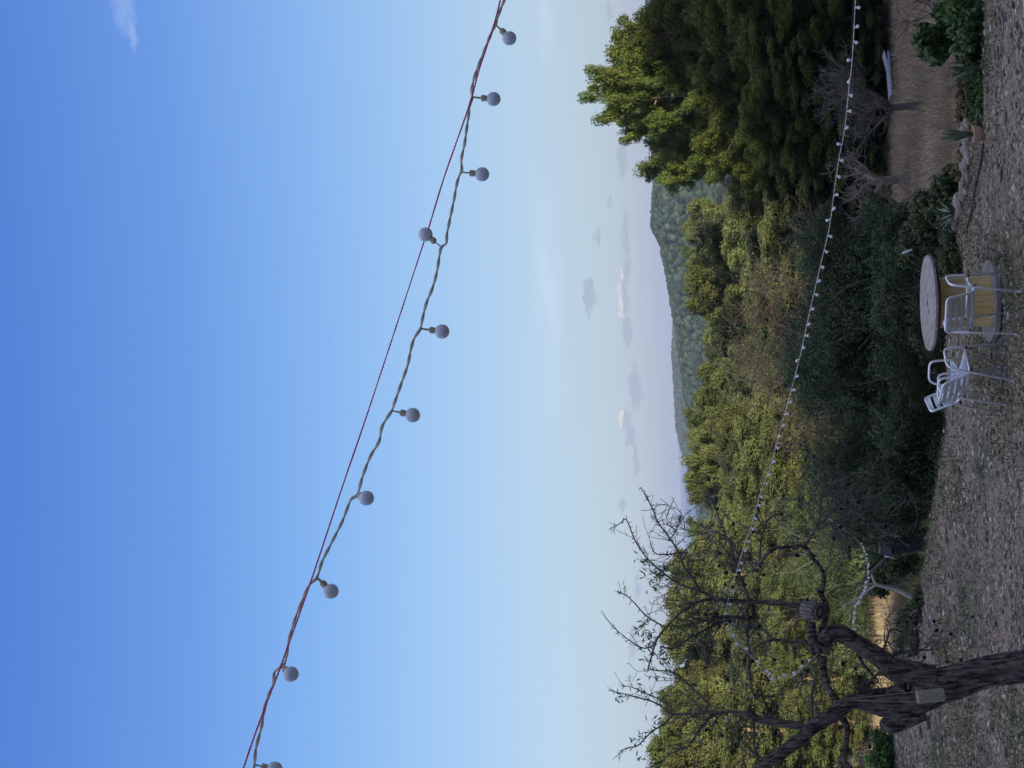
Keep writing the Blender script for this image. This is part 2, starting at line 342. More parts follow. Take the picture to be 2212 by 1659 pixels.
def ground_mat():
    Mx = bpy.data.materials.new('ground_soil'); Mx.use_nodes = True; t = Mx.node_tree; N = t.nodes; L = t.links
    b = N['Principled BSDF']; b.inputs['Roughness'].default_value = .95; b.inputs['Specular IOR Level'].default_value = .15
    tcn = N.new('ShaderNodeTexCoord'); P = tcn.outputs['Object']
    def nz(s, d=5, r=.6):
        n = N.new('ShaderNodeTexNoise'); n.inputs['Scale'].default_value = s; n.inputs['Detail'].default_value = d; n.inputs['Roughness'].default_value = r; L.new(P, n.inputs['Vector']); return n.outputs['Fac']
    def ramp(f, els):
        r = N.new('ShaderNodeValToRGB'); L.new(f, r.inputs[0])
        while len(r.color_ramp.elements) < len(els): r.color_ramp.elements.new(.5)
        for e, (p, c) in zip(r.color_ramp.elements, els): e.position = p; e.color = (*c, 1) if len(c) == 3 else c
        return r.outputs[0]
    def mx(f, a, c):
        n = N.new('ShaderNodeMix'); n.data_type = 'RGBA'; L.new(f, n.inputs[0])
        for i, v in ((6, a), (7, c)):
            if isinstance(v, tuple): n.inputs[i].default_value = (*v, 1)
            else: L.new(v, n.inputs[i])
        return n.outputs[2]
    # gravel yard
    vo = N.new('ShaderNodeTexVoronoi'); vo.inputs['Scale'].default_value = 26; L.new(P, vo.inputs['Vector'])
    vo.inputs['Randomness'].default_value = 1
    sepc = N.new('ShaderNodeSeparateColor'); L.new(vo.outputs['Color'], sepc.inputs[0])
    peb = ramp(sepc.outputs[0], [(0, (.055, .048, .038)), (.4, (.16, .14, .115)), (.75, (.27, .24, .20)), (1, (.46, .42, .36))])
    soil = ramp(nz(1.4), [(.3, (.10, .084, .066)), (.7, (.28, .228, .18))])
    grav = mx(ramp(nz(2.2, 6, .7), [(.38, (0, 0, 0)), (.6, (1, 1, 1))]), soil, peb)
    grav = mx(ramp(nz(.55, 6, .65), [(.52, (0, 0, 0)), (.66, (.9, .9, .9))]), grav, (.055, .075, .036))
    # field soil beyond
    fld = ramp(nz(.35, 6, .7), [(.3, (.16, .13, .10)), (.7, (.27, .22, .16))])
    wood = ramp(nz(.08, 6, .7), [(.35, (.08, .09, .035)), (.62, (.34, .24, .15))])
    at_ = N.new('ShaderNodeAttribute'); at_.attribute_name = 'tint'
    f1 = ramp(at_.outputs['Fac'], [(.10, (0, 0, 0)), (.14, (1, 1, 1))]); f2 = ramp(at_.outputs['Fac'], [(.45, (0, 0, 0)), (.55, (1, 1, 1))])
    f3 = ramp(at_.outputs['Fac'], [(.80, (0, 0, 0)), (.95, (1, 1, 1))])  # far hill ground darkened to paint the shade between the crowns
    L.new(mx(f3, mx(f2, mx(f1, grav, fld), wood), (.035, .042, .024)), b.inputs['Base Color'])
    bp = N.new('ShaderNodeBump'); bp.inputs['Distance'].default_value = .03; bp.inputs['Strength'].default_value = .8
    L.new(vo.outputs['Distance'], bp.inputs['Height']); bp.invert = True; L.new(bp.outputs[0], b.inputs['Normal'])
    return Mx
xs = np.unique(np.concatenate([np.arange(-12, 8, .16), np.arange(-40, 40, 1.0), np.arange(-120, 121, 4), np.arange(-900, 901, 25)]))
ys = np.unique(np.concatenate([np.arange(12, 30, .12), np.arange(-70, 70, .8), np.arange(70, 200, 3), np.arange(200, 500, 9), np.arange(500, 1300, 18), np.arange(1300, 3200, 40)]))
def keep(a, d=.05):
    o = [a[0]]
    for v in a[1:]:
        if v - o[-1] > d: o.append(v)
    return np.array(o)
xs = keep(xs, .1); ys = keep(ys, .08)
gr = grid_mesh('ground', xs, ys, ground_mat())
co = np.array([v.co[:] for v in gr.data.vertices]); tt = co[:, 1] - edge(co[:, 0])
a_ = gr.data.attributes.new('tint', 'FLOAT', 'POINT'); a_.data.foreach_set('value', np.interp(tt, [0, .3, 30, 60, 250, 450], [0, .25, .4, .7, .75, 1.0]).astype(np.float32))
def H(x, y): return float(height(x, y))

# sea
def sea_mat():
    Mx = bpy.data.materials.new('sea_water'); Mx.use_nodes = True; t = Mx.node_tree; b = t.nodes['Principled BSDF']
    b.inputs['Base Color'].default_value = (.012, .05, .12, 1); b.inputs['Roughness'].default_value = .35
    n = t.nodes.new('ShaderNodeTexNoise'); n.inputs['Scale'].default_value = .05; n.inputs['Detail'].default_value = 6
    tcn = t.nodes.new('ShaderNodeTexCoord'); t.links.new(tcn.outputs['Object'], n.inputs['Vector'])
    bp = t.nodes.new('ShaderNodeBump'); bp.inputs['Strength'].default_value = .6; bp.inputs['Distance'].default_value = 6
    t.links.new(n.outputs['Fac'], bp.inputs['Height']); t.links.new(bp.outputs[0], b.inputs['Normal']); return Mx
o = mesh_np('sea', [(-9000, 1400, -31), (9000, 1400, -31), (9000, 12000, -31), (-9000, 12000, -31)], [(0, 1, 2, 3)], sea_mat()); o['kind'] = 'structure'

# ------------------------------------------------------------ foliage generators (numpy)
def leaf_quads(P, D, L, W, rs, N=None):
    """rhombic leaves: centres P, directions D, lengths L, widths W"""
    n = len(P)
    if N is not None:      # leaf faces lean outwards from their clump
        N = N / np.maximum(np.linalg.norm(N, axis=1, keepdims=True), 1e-6) + rs.normal(size=(n, 3)) * .45; N /= np.linalg.norm(N, axis=1, keepdims=True); D = D - N * (D * N).sum(1, keepdims=True)
    D = D / np.maximum(np.linalg.norm(D, axis=1, keepdims=True), 1e-6)
    r = rs.normal(size=(n, 3)) if N is None else N; S = np.cross(D, r); S /= np.maximum(np.linalg.norm(S, axis=1, keepdims=True), 1e-6)
    L = np.broadcast_to(L, (n,))[:, None]; W = np.broadcast_to(W, (n,))[:, None]
    a = P - D * L * .5; b = P + S * W * .5; c = P + D * L * .5; d = P - S * W * .5
    V = np.stack([a, b, c, d], 1).reshape(-1, 3); F = np.arange(4 * n).reshape(n, 4)
    return V, F
def ball(n, rs, p=1 / 3.):
    v = rs.normal(size=(n, 3)); v /= np.linalg.norm(v, axis=1, keepdims=True); return v * (rs.rand(n, 1) ** p)

def make_pine(seed, h=10., spread=3.2, low=.25, n_limb=46, per=150, tuft=(.17, .065), mt='pine', clump=.47):
    r = np.random.RandomState(seed); rr = random.Random(seed)
    root = empty('pine_tree'); mb = MB()
    lean = r.uniform(-.05, .05, 2) * h
    tp = [(lean[0] * (t ** 1.5) + .12 * math.sin(4 * t + seed), lean[1] * t + .12 * math.cos(5 * t + seed), t * h * .95) for t in np.linspace(0, 1, 9)]
    mb.tube(tp, [h * .02 * (1 - .85 * t) + .012 for t in np.linspace(0, 1, 9)], 7)
    cl = []
    for i in range(n_limb):
        t = low + (1 - low) * (i + r.rand()) / n_limb
        q = (t - low) / (1 - low)
        # an uneven, rounded crown
        prof = (math.sin(min(1, q * 1.15 + .18) * math.pi * .62 + .25) if q < .75 else 1.0 * math.sqrt(max(.02, 1 - ((q - .62) / .42) ** 2)))
        ln = spread * max(.12, prof) * r.uniform(.55, 1.12)
        a = i * 2.4 + r.uniform(-.5, .5); b0 = np.array([np.interp(t, np.linspace(0, 1, 9), [p[k_] for p in tp]) for k_ in range(3)])
        up = r.uniform(.05, .5) + q * .5
        pts = [b0]
        for j in range(1, 5):
            s = j / 4
            pts.append(b0 + np.array([math.cos(a + .25 * s * r.uniform(-1, 1)) * ln * s, math.sin(a + .25 * s) * ln * s, ln * up * s * (.6 + .6 * s) - .1 * ln * s]))
        mb.tube(pts, [.045 * h * .08 * (1 - .8 * s) + .006 for s in np.linspace(0, 1, 5)], 4)
        for s in (.45, .62, .78, .92, 1.0):
            for _ in range(2 if s > .5 else 1):
                c_ = pts[0] + (pts[-1] - pts[0]) * s + np.array([0, 0, (pts[2][2] - (pts[0][2] + pts[-1][2]) / 2) * 4 * s * (1 - s)])
                cl.append(c_ + r.normal(size=3) * np.array([.35, .35, .22]) * ln * .28)
    cl.append(np.array(tp[-1]) + [0, 0, .2])
    P = []; D = []; T = []; NN = []
    for c_ in cl:
        n = int(per * r.uniform(.5, 1.4)); rad = clump * r.uniform(.6, 1.25)
        b = ball(n, r, .45); b[:, 2] *= .7; P.append(c_ + b * rad); NN.append(b + [0, 0, .25]); D.append(b + np.array([0, 0, .3]) + r.normal(size=(n, 3)) * .7); T.append(np.full(n, r.rand() * .6) + r.rand(n) * .4)
    P = np.concatenate(P); D = np.concatenate(D); T = np.repeat(np.concatenate(T), 4)
    V, F = leaf_quads(P, D, tuft[0] * r.uniform(.6, 1.3, len(P)), tuft[1] * r.uniform(.7, 1.4, len(P)), r, np.concatenate(NN))
    mb.build('trunk', M['pinebark'], root, smooth=True)
    mesh_np('crown', V, F, M[mt], root, attrs=T)
    root['h'] = float(np.percentile(V[:, 2], 99.8)); root['rad'] = float(np.percentile(np.hypot(V[:, 0], V[:, 1]), 93))
    return root

def leafy(name, lobes, n, L, W, mt, seed, parent=None, updir=.3, shell=.35):
    """leaf cloud filling several lobes [(cx,cy,cz,rx,ry,rz)]; leaves gathered in sprigs"""
    r = np.random.RandomState(seed); vol = np.array([a[3] * a[4] * a[5] for a in lobes]) ** .7; vol /= vol.sum()
    P = []; D = []; T = []; NN = []
    for lb, f in zip(lobes, vol):
        m_ = max(4, int(n * f / 40)); b = ball(m_, r, shell); ctr = np.array(lb[:3]) + b * np.array(lb[3:6])
        for c_, bb in zip(ctr, b):
            kq = int(40 * r.uniform(.4, 1.6)); q = r.normal(size=(kq, 3)) * min(lb[3:6]) * .16
            P.append(c_ + q); NN.append(q / min(lb[3:6]) * 6 + bb * .8 + [0, 0, .2]); D.append(bb * .8 + q * 2 + r.normal(size=(kq, 3)) * .5 + [0, 0, updir]); T.append(np.full(kq, r.rand() * .5) + r.rand(kq) * .5)
    P = np.concatenate(P); D = np.concatenate(D); T = np.repeat(np.concatenate(T), 4)
    V, F = leaf_quads(P, D, L * r.uniform(.6, 1.3, len(P)), W * r.uniform(.6, 1.3, len(P)), r, np.concatenate(NN))
    return mesh_np(name, V, F, M[mt], parent, attrs=T)

def grow(mb, p, d, ln, rad, depth, rr, tips, kink=.35, n=5, up=.08, minr=.004, kids=(2, 4), spurs=0):
    """one crooked limb and its children"""
    p = Vector(p); d = Vector(d).normalized(); pts = [p.copy()]; rads = [rad]; seg = 4 if depth > 0 else 3
    for i in range(seg):
        d = (d + Vector((rr.uniform(-kink, kink), rr.uniform(-kink, kink), rr.uniform(-kink, kink) + up))).normalized()
        p = p + d * ln / seg; pts.append(p.copy()); rads.append(max(minr, rad * (1 - .6 * (i + 1) / seg)))
        if spurs and rr.random() < spurs:
            sd_ = (d + Vector((rr.uniform(-1, 1), rr.uniform(-1, 1), rr.uniform(-1, 1))) * 1.3).normalized()
            mb.tube([p, p + sd_ * rr.uniform(.02, .06)], [minr * 1.3, minr * .8], 3, cap=False)
    mb.tube(pts, rads, n, cap=depth == 0)
    if depth == 0: tips.append((p.copy(), d.copy())); return
    for k_ in range(rr.randint(*kids)):
        i = rr.randint(1, seg); dd = (d + Vector((rr.uniform(-1, 1), rr.uniform(-1, 1), rr.uniform(-.7, 1))) * .95).normalized()
        grow(mb, pts[i], dd, ln * rr.uniform(.5, .85), max(minr, rads[i] * .65), depth - 1, rr, tips, kink, max(3, n - 1), up, minr, kids, spurs)

# ------------------------------------------------------------ woods: every pine in reach of the eye is a tree of its own
PV = [make_pine(3, 10, 2.3, low=.15), make_pine(8, 10, 2.0, low=.2), make_pine(15, 10, 2.6, low=.22), make_pine(21, 10, 1.8, low=.12)]
PM = [make_pine(25, 10, 2.4, low=.1, mt='pine_mute', n_limb=52), make_pine(28, 10, 2.0, low=.1, mt='pine_mute', n_limb=52)]
PD = [make_pine(33, 10, 2.7, low=.08, mt='pine_dark', n_limb=60, per=150, tuft=(.17, .06), clump=.45), make_pine(37, 10, 2.2, low=.08, mt='pine_dark', n_limb=60, per=150, tuft=(.17, .06), clump=.45)]
used = set()
def plant(proto, x, y, Y, label, group, widen=1.0, base=None, cat='tree'):
    """a tree whose top shows at (x, y) and that stands Y metres away"""
    p = at(x, y, Y); zb = H(p[0], p[1]) - .1; sc0 = 1.0
    if id(proto) in used: o = copy_tree(proto)
    else: o = proto; used.add(id(proto))
    s = max(.25, (p[2] - zb) / proto['h']); wx = widen * Y / FPX / proto['rad']
    o.location = (p[0], p[1], zb); o.scale = (wx, wx, s); o.rotation_euler.z = rnd.uniform(0, 6.28)
    tag(o, label, cat, group); return o
# tall dark pines on the right (top of the sideways picture)
gA = 'tall pines at the right edge of the field'
for i, (x, y, Y, wd, lb) in enumerate([
        (1268, 226, 58, 82, 'tallest pine, its pointed top standing highest against the sky'),
        (1308, 150, 60, 108, 'broad sunlit pine just beside the tallest pointed pine'),
        (1348, 90, 57, 92, 'pine with a sunlit shoulder second from the tallest pine towards the frame edge'),
        (1400, 38, 56, 84, 'pine just inside the frame edge beyond the field'),
        (1440, -30, 54, 80, 'pine cut by the edge of the frame beyond the field'),
        (1382, 305, 64, 82, 'rounded sunlit pine between the tallest pine and the hill gap'),
        (1425, 342, 60, 66, 'sunlit pine at the very edge of the hill gap'),
        (1322, 200, 61, 84, 'full pine filling in right behind the tallest pointed pine'),
        (1400, 250, 60, 80, 'shaded pine standing below the tallest pointed pine towards the hill gap'),
        (1352, 262, 59, 34, 'thin pine with tufted side branches under the tallest pine')]):
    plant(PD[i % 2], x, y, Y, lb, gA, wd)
for i, (x, y, Y, wd) in enumerate([(1490, 50, 50, 105), (1480, 170, 51, 90), (1500, 250, 50, 90), (1520, 320, 52, 80), (1590, 120, 47, 110), (1590, 270, 47, 110), (1560, 10, 48, 100), (1620, 200, 47, 110), (1590, 355, 50, 70), (1660, 60, 46, 110), (1680, 330, 47, 90), (1690, 200, 47, 100), (1720, 130, 47, 100)]):
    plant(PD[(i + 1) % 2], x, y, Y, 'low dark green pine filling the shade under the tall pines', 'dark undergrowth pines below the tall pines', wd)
gB = 'sunlit pines in the middle wood'
midB = [(1478, 470, 84, 1.0), (1490, 520, 78, 1.0), (1575, 430, 70, 1.0), (1490, 625, 80, 1.0), (1484, 660, 84, .9), (1478, 585, 88, .9), (1530, 560, 66, 1.2), (1560, 480, 60, 1.2), (1520, 700, 90, 1.2), (1528, 760, 86, 1.2), (1520, 800, 88, 1.0),
        (1512, 850, 82, 1.1), (1505, 890, 80, 1.1), (1484, 945, 76, .95), (1478, 990, 74, .9), (1486, 1035, 78, .9), (1540, 930, 66, 1.2), (1560, 1000, 64, 1.2), (1560, 850, 70, 1.3), (1590, 960, 56, 1.3), (1590, 1060, 60, 1.2),
        (1560, 1080, 70, 1.1), (1540, 1120, 74, 1.1), (1575, 1150, 62, 1.2), (1600, 640, 62, 1.4), (1610, 740, 62, 1.5), (1620, 850, 58, 1.4), (1600, 540, 56, 1.4), (1640, 470, 50, 1.4), (1580, 400, 54, 1.3), (1650, 1050, 50, 1.3), (1640, 950, 52, 1.2)]
for i, (x, y, Y, wd) in enumerate(midB):
    plant((PV + PM)[(i * 5 + i // 4) % 6], x, y, Y, 'sunlit yellow green pine in the wood behind the dark olive trees', gB, wd * rnd.uniform(55, 78) * (80 / Y) ** .5)
gL = 'sunlit pines behind the bare almond tree'
for i, (x, y, Y, wd) in enumerate([(1490, 1205, 76, 1.0), (1478, 1240, 72, 1.0), (1450, 1275, 66, .9), (1428, 1330, 62, .95), (1440, 1365, 64, .9), (1460, 1400, 66, .8), (1476, 1440, 64, .9), (1445, 1480, 60, .8), (1440, 1520, 58, .85), (1428, 1570, 56, .95), (1412, 1620, 54, 1.0), (1405, 1670, 52, 1.0),
                                   (1540, 1240, 60, 1.2), (1560, 1320, 54, 1.2), (1580, 1420, 50, 1.1), (1570, 1510, 48, 1.2), (1560, 1600, 46, 1.2), (1620, 1200, 52, 1.2), (1660, 1330, 44, 1.0), (1650, 1250, 46, 1.0), (1690, 1560, 40, .9), (1660, 1470, 42, .9)]):
    plant((PV + PM)[(i * 5 + i // 3 + 2) % 6], x, y, Y, 'sunlit pine standing behind the twigs of the bare almond tree', gL, wd * rnd.uniform(62, 85) * (70 / Y) ** .5)
ORD = ['nearest', 'second', 'third', 'fourth', 'fifth', 'sixth', 'seventh', 'eighth', 'ninth', 'tenth', 'eleventh', 'twelfth', 'thirteenth', 'fourteenth', 'fifteenth', 'sixteenth']
def rank_labels(group, start, wood, mark, rows):
    tr = [o for o in C.objects if o.get('group') == group]
    def pix(o):
        p = np.array(o.matrix_basis.translation[:]); q = p - [0, 0, EYE]; return 829.5 - FPX * (q @ CY) / (q @ FW)
    tr.sort(key=lambda o: -o.location.y)
    n = math.ceil(len(tr) / len(rows))
    for i_, rw in enumerate(rows):
        for j_, o in enumerate(sorted(tr[i_ * n:(i_ + 1) * n], key=lambda o: abs(pix(o) - start))): o['label'] = '%s of %s, %s from %s' % (rw, wood, ORD[j_], mark)
rank_labels('sunlit pines in the middle wood', 1170, 'the middle wood', 'the sea gap', ['sunlit skyline pine', 'sunlit pine in the middle rank', 'sunlit front pine'])
rank_labels('sunlit pines behind the bare almond tree', 1170, 'the wood behind the almond', 'the sea gap', ['sunlit back pine', 'sunlit front pine'])
rank_labels('dark undergrowth pines below the tall pines', 400, 'the shade below the tall pines', 'the hill gap', ['low dark pine'])
# valley pines, further off
gV = 'valley pines before the hill'
for i in range(70):
    Y = rnd.uniform(130, 430); y = rnd.uniform(330, 1260); p = at(1500, y, Y); zb = H(p[0], Y)
    o = copy_tree(PV[i % 4]); hh = rnd.uniform(6, 9.5); o.location = (p[0], Y, zb - .3); s = hh / 10; o.scale = (s * 1.4, s * 1.4, s); o.rotation_euler.z = rnd.uniform(0, 6.28)
    tag(o, 'distant pine in the valley wood below the hazy hill', 'tree', gV)

# far wood on the hills: one mass
def far_wood(name, n, xr, yr, size, seed):
    r = np.random.RandomState(seed)
    # a lumpy 42-vertex crown
    import bmesh
    bm = bmesh.new(); bmesh.ops.create_icosphere(bm, subdivisions=2, radius=1); bv = np.array([v.co[:] for v in bm.verts]); bf = np.array([[v.index for v in f.verts] for f in bm.faces]); bm.free()
    Y = np.sqrt(r.rand(n) * (yr[1] ** 2 - yr[0] ** 2) + yr[0] ** 2); X = r.uniform(xr[0], xr[1], n) * Y
    kp = vnoise(X, Y * .35, 22, 60) < .93; X = X[kp]; Y = Y[kp]; n = len(X); Z = height(X, Y)
    s = r.uniform(size[0], size[1], n)
    jit = 1 + r.uniform(-.28, .28, (n, len(bv), 1))
    V = bv[None] * jit * s[:, None, None] * np.array([1, 1, 1.1]) + np.stack([X, Y, Z + s * .8], 1)[:, None, :]
    F = bf[None] + (np.arange(n) * len(bv))[:, None, None]
    T = np.repeat(r.rand(n), len(bv))
    o = mesh_np(name, V.reshape(-1, 3), F.reshape(-1, 3), M['pine_far'], attrs=T, smooth=True); return o
o = far_wood('distant_wood', 8500, (-.11, .20), (520, 1130), (1.15, 2.5), 5); tag(o, 'hazy blue green pine forest covering the far hill', 'forest', kind='stuff')
o = far_wood('distant_wood', 6000, (-.11, .12), (1500, 2230), (1.6, 3.0), 6); tag(o, 'paler wooded ridge on the horizon beside the sea', 'forest', kind='stuff')

# ------------------------------------------------------------ dark olive trees at the edge of the yard
def olive(x, y, Y, w_, hh, seed, label, nleaf=26000):
    p = at(x, y, Y); zb = H(p[0], p[1]); root = empty('olive_tree', (p[0], p[1], zb)); rr = random.Random(seed)
    top = p[2] - zb; mb = MB(); tips = []
    for k_ in range(3):
        a = k_ * 2.1 + rr.random(); grow(mb, (.15 * math.cos(a), .15 * math.sin(a), 0), (math.cos(a) * .5, math.sin(a) * .5, 1), top * .6, .07, 2, rr, tips, .3, 6, .1, .008)
    mb.build('trunk', M['twig'], root, smooth=True)
    lobes = [(0, 0, top * .45, w_ * .42, w_ * .4, top * .38)]
    for k_ in range(17):
        a = rr.uniform(0, 6.28); q = rr.uniform(.3, .62) * w_; sz = rr.uniform(.11, .23) * w_
        zc = rr.uniform(.22, .86) * top
        lobes.append((math.cos(a) * q, math.sin(a) * q * .8, min(zc, top - sz * .8), sz, sz, sz * .8))
    root_top = top
    leafy('crown', lobes, int(nleaf * 2.2), .06, .017, 'olive', seed, root, .4)
    tag(root, label, 'tree', 'dark olive trees at the edge of the yard'); return root
olive(1664, 700, 22.5, 2.6, 0, 41, 'dark green olive tree rising highest behind the cable drum table')
olive(1740, 590, 22.0, 1.9, 0, 42, 'dark olive tree right of the tallest one behind the cable drum table')
olive(1690, 850, 22.5, 2.3, 0, 43, 'dark olive tree behind the two grouped aluminium chairs', 24000)
olive(1770, 975, 22.3, 2.1, 0, 44, 'dark olive tree with low skirt left of the aluminium chairs', 22000)
olive(1840, 1065, 23.0, 1.3, 0, 45, 'smallest dark olive bush left of the other olive trees', 12000)
olive(1872, 930, 21.6, 1.9, 0, 46, 'low olive bush spreading down to the gravel edge', 16000)
olive(1862, 760, 20.9, 1.8, 0, 47, 'low olive bush right behind the grouped chairs', 16000)
olive(1650, 1235, 42.0, 3.2, 0, 49, 'dark green tree in the shade behind the barrel and the almond limbs', 18000)
olive(1700, 1130, 28, 1.5, 0, 50, 'green bush tree between the olives and the almond limbs', 12000)
olive(1870, 610, 19.8, 1.5, 0, 48, 'low olive bush right behind the drum table', 14000)

# bare almond trees behind the olives and at the field edge
def bare_tree(x, y, Y, w_, seed, label, group, mt='drytwig', depth=5, nuts=0, leaves=0, name='bare_tree', lean=(0, 0), trunk=.09, base=None, kids=(2, 4)):
    p = at(x, y, Y); rr = random.Random(seed)
    bx = p if base is None else at(base[0], base[1], Y)
    zb = H(bx[0], bx[1]); root = empty(name, (bx[0], bx[1], zb)); top = max(.8, p[2] - zb); mb = MB(); tips = []
    d0 = Vector((p[0] - bx[0], 0, top)).normalized()
    st = [(0, 0, -.1), (d0.x * top * .12 + .04, .03, top * .15), (d0.x * top * .3, -.03, top * .33)]
    mb.tube(st, [trunk * 1.3, trunk, trunk * .85], 8, rough=.12)
    for k_ in range(5):
        a = k_ * 1.26 + rr.uniform(-.4, .4)
        grow(mb, st[-1], (math.cos(a) * w_ * .8, math.sin(a) * w_ * .8, .75 * top), top * .42, trunk * .6, depth - 1, rr, tips, .38, 5, .05, .006, kids)
    kz = top / max(.5, max(t.z for t, d in tips)); mb.V = [(v[0] * min(1, kz * 1.15), v[1], v[2] * kz) for v in mb.V]; tips = [(Vector((t.x * min(1, kz * 1.15), t.y, t.z * kz)), d) for t, d in tips]
    tr = mb.build('trunk', M[mt], root, smooth=False)
    if nuts:
        for q in range(nuts):
            t, d = rr.choice(tips); nb = MB(); nb.lathe([(.002, -.022), (.013, -.012), (.016, 0), (.012, .013), (.002, .021)], 6, tuple(t)); 
            nb.build('almond', M['nut'], root, smooth=True)
    if leaves:
        r = np.random.RandomState(seed); T = [tips[i][0] for i in r.randint(0, len(tips), leaves)]
        P = np.array([t[:] for t in T]) + r.normal(size=(leaves, 3)) * .09; V, F = leaf_quads(P, r.normal(size=(leaves, 3)) + [0, 0, -.3], .07, .022, r)
        mesh_np('leaves', V, F, M['broad'], root, attrs=r.rand(len(V)))
    tag(root, label, 'tree', group); return root
gN = 'bare almond trees behind the olive trees'
bare_tree(1545, 600, 36, 1.0, 51, 'grey brown leafless almond tree behind the tallest olive tree', gN, leaves=500, kids=(3, 4))
bare_tree(1520, 740, 38, 1.1, 52, 'brown twiggy almond tree rising between the sunlit pines', gN, nuts=24, leaves=700, kids=(3, 4))
bare_tree(1560, 850, 35, 1.0, 53, 'leafless almond tree with dark husks left of the twiggy brown one', gN, nuts=30, leaves=500, kids=(3, 4))
bare_tree(1640, 930, 32, .9, 54, 'lower thin almond tree behind the left olive trees', gN, leaves=300, kids=(3, 4))
bare_tree(1735, 245, 33, .9, 55, 'old leaning almond tree with bare grey twigs standing in the dry field', None, mt='twig', trunk=.10, base=(1972, 232), kids=(3, 4))
bare_tree(1780, 400, 37, .8, 56, 'tangled dead grey tree at the far edge of the dry field', None, mt='greybark', trunk=.12, kids=(2, 4), depth=4)
bare_tree(1820, 450, 35, .5, 57, 'smaller dead grey shrub beside the tangled dead tree', None, mt='greybark', trunk=.06, depth=4)

# ------------------------------------------------------------ the big almond tree in the yard
def R5(X, Y): return (1316.7 + X * .4047, 987.5 + Y * .4047)
def R4(X, Y): return (1755.5 + X * .23947, 1261.8 + Y * .23947)
AY = 13.0; U = AY / FPX     # metres per picture unit at the tree
alm = empty('almond_tree', tuple(at(2290, 1437, AY)[:2]) + (0,))
base = np.array(alm.location)
def path(pts, Ys=None, sub=4):
    n = len(pts); Ys = Ys or [AY] * n
    if isinstance(Ys, (int, float)): Ys = list(np.linspace(AY, AY + Ys, n))
    return [v for v in smooth_path([at(p[0], p[1], yy) for p, yy in zip(pts, Ys)], sub)]
def rads(r0, n_): return list(np.interp(np.linspace(0, 1, n_), np.linspace(0, 1, len(r0)), r0))
tips = []; spots = []
def limb(mb, pts, r0, dY=0.0, n=10, rough=.06, sub=4, y0=AY):
    Ys = list(np.linspace(y0, y0 + dY, len(pts)))
    P = [v - base for v in smooth_path([at(p[0], p[1], yy) for p, yy in zip(pts, Ys)], sub)]
    rr = [q * U for q in rads(r0, len(P))]
    if max(r0) < 15: mb.tube(P, rr, n, rough=rough); return P, rr
    # furrowed, slightly twisted bark ridges on the thick limbs
    P2 = smooth_path(P, 5); r2 = list(np.interp(np.linspace(0, 1, len(P2)), np.linspace(0, 1, len(rr)), rr)); n2 = 72
    b = MB(); b.tube(P2, r2, n2, cap=False); V = np.array([v[:] for v in b.V]).reshape(len(P2), n2, 3); ctr = np.array([p for p in P2])[:, None, :]
    sl_ = np.concatenate([[0], np.cumsum(np.linalg.norm(np.diff(np.array(P2), axis=0), axis=1))])[:, None]; th = np.arange(n2)[None, :] / n2
    R0 = np.array(r2)[:, None]
    wob = vnoise(th * 0 + sl_ * 6, np.abs(th - .5) * 6, 1, 3) * 1.6
    u = (np.sin((th * 13 + sl_ * 1.7 + wob) * 2 * math.pi) + .7 * np.sin((th * 21 - sl_ * 2.3 + wob * 1.7) * 2 * math.pi)) * .5
    g = -np.maximum(0, u) ** .7 * .0085 * (R0 / .12 + .35) - (vnoise(sl_ * 40 + th * 0, np.abs(th - .5) * 60, 1, 9) - .5) * .010 + (vnoise(sl_ * 5 + th * 0, np.abs(th - .5) * 7, 1, 5) - .5) * .10 * R0
    dirn = V - ctr; V = ctr + dirn * (1 + g[..., None] / np.maximum(R0, .02)[..., None])
    b.V = [tuple(v) for v in V.reshape(-1, 3)]; nl = len(P2) - 1
    b.F.append(tuple(range(n2))[::-1]); b.F.append(tuple(nl * n2 + q for q in range(n2))); mb.add(b.V, b.F); return P, rr
tb = MB()
limb(tb, [(2345, 1428), (2290, 1434), (2212, 1440), (2160, 1446), (2115, 1455), (2080, 1466), (2043, 1478), (2005, 1484), (1975, 1470)], [44, 37, 34.5, 33.5, 33.5, 35, 37, 35, 24], 0, 20, .07, 4)
limb(tb, [(2010, 1468), (1960, 1452), (1930, 1446), (1900, 1420), (1875, 1405), (1845, 1385), (1815, 1368), (1792, 1370), (1778, 1388)], [32, 27, 24, 20, 18, 18, 19, 17, 14], -.15, 16, .12, 4)
limb(tb, [(2030, 1492), (1985, 1513), (1950, 1522), (1923, 1525), (1887, 1522), (1851, 1514), (1830, 1520), (1815, 1532), (1779, 1556), (1755, 1570), (1740, 1585), (1720, 1603), (1690, 1625), (1660, 1645), (1630, 1668), (1600, 1700)],
     [28, 30, 30, 27, 20, 16, 16, 16, 15, 15, 14, 14, 13, 12, 10, 8], -.25, 16, .1, 4)
limb(tb, [(1990, 1530), (1955, 1548), (1930, 1562), (1912, 1568), (1905, 1571)], [26, 26, 22, 17, 7], -.05, 14, .12, 3)
limb(tb, [(1960, 1500), (1920, 1505), (1890, 1502), (1866, 1506)], [28, 20, 15, 10], .12, 12, .12, 3)
trunk_o = tb.build('trunk', M['bark'], alm, smooth=True)
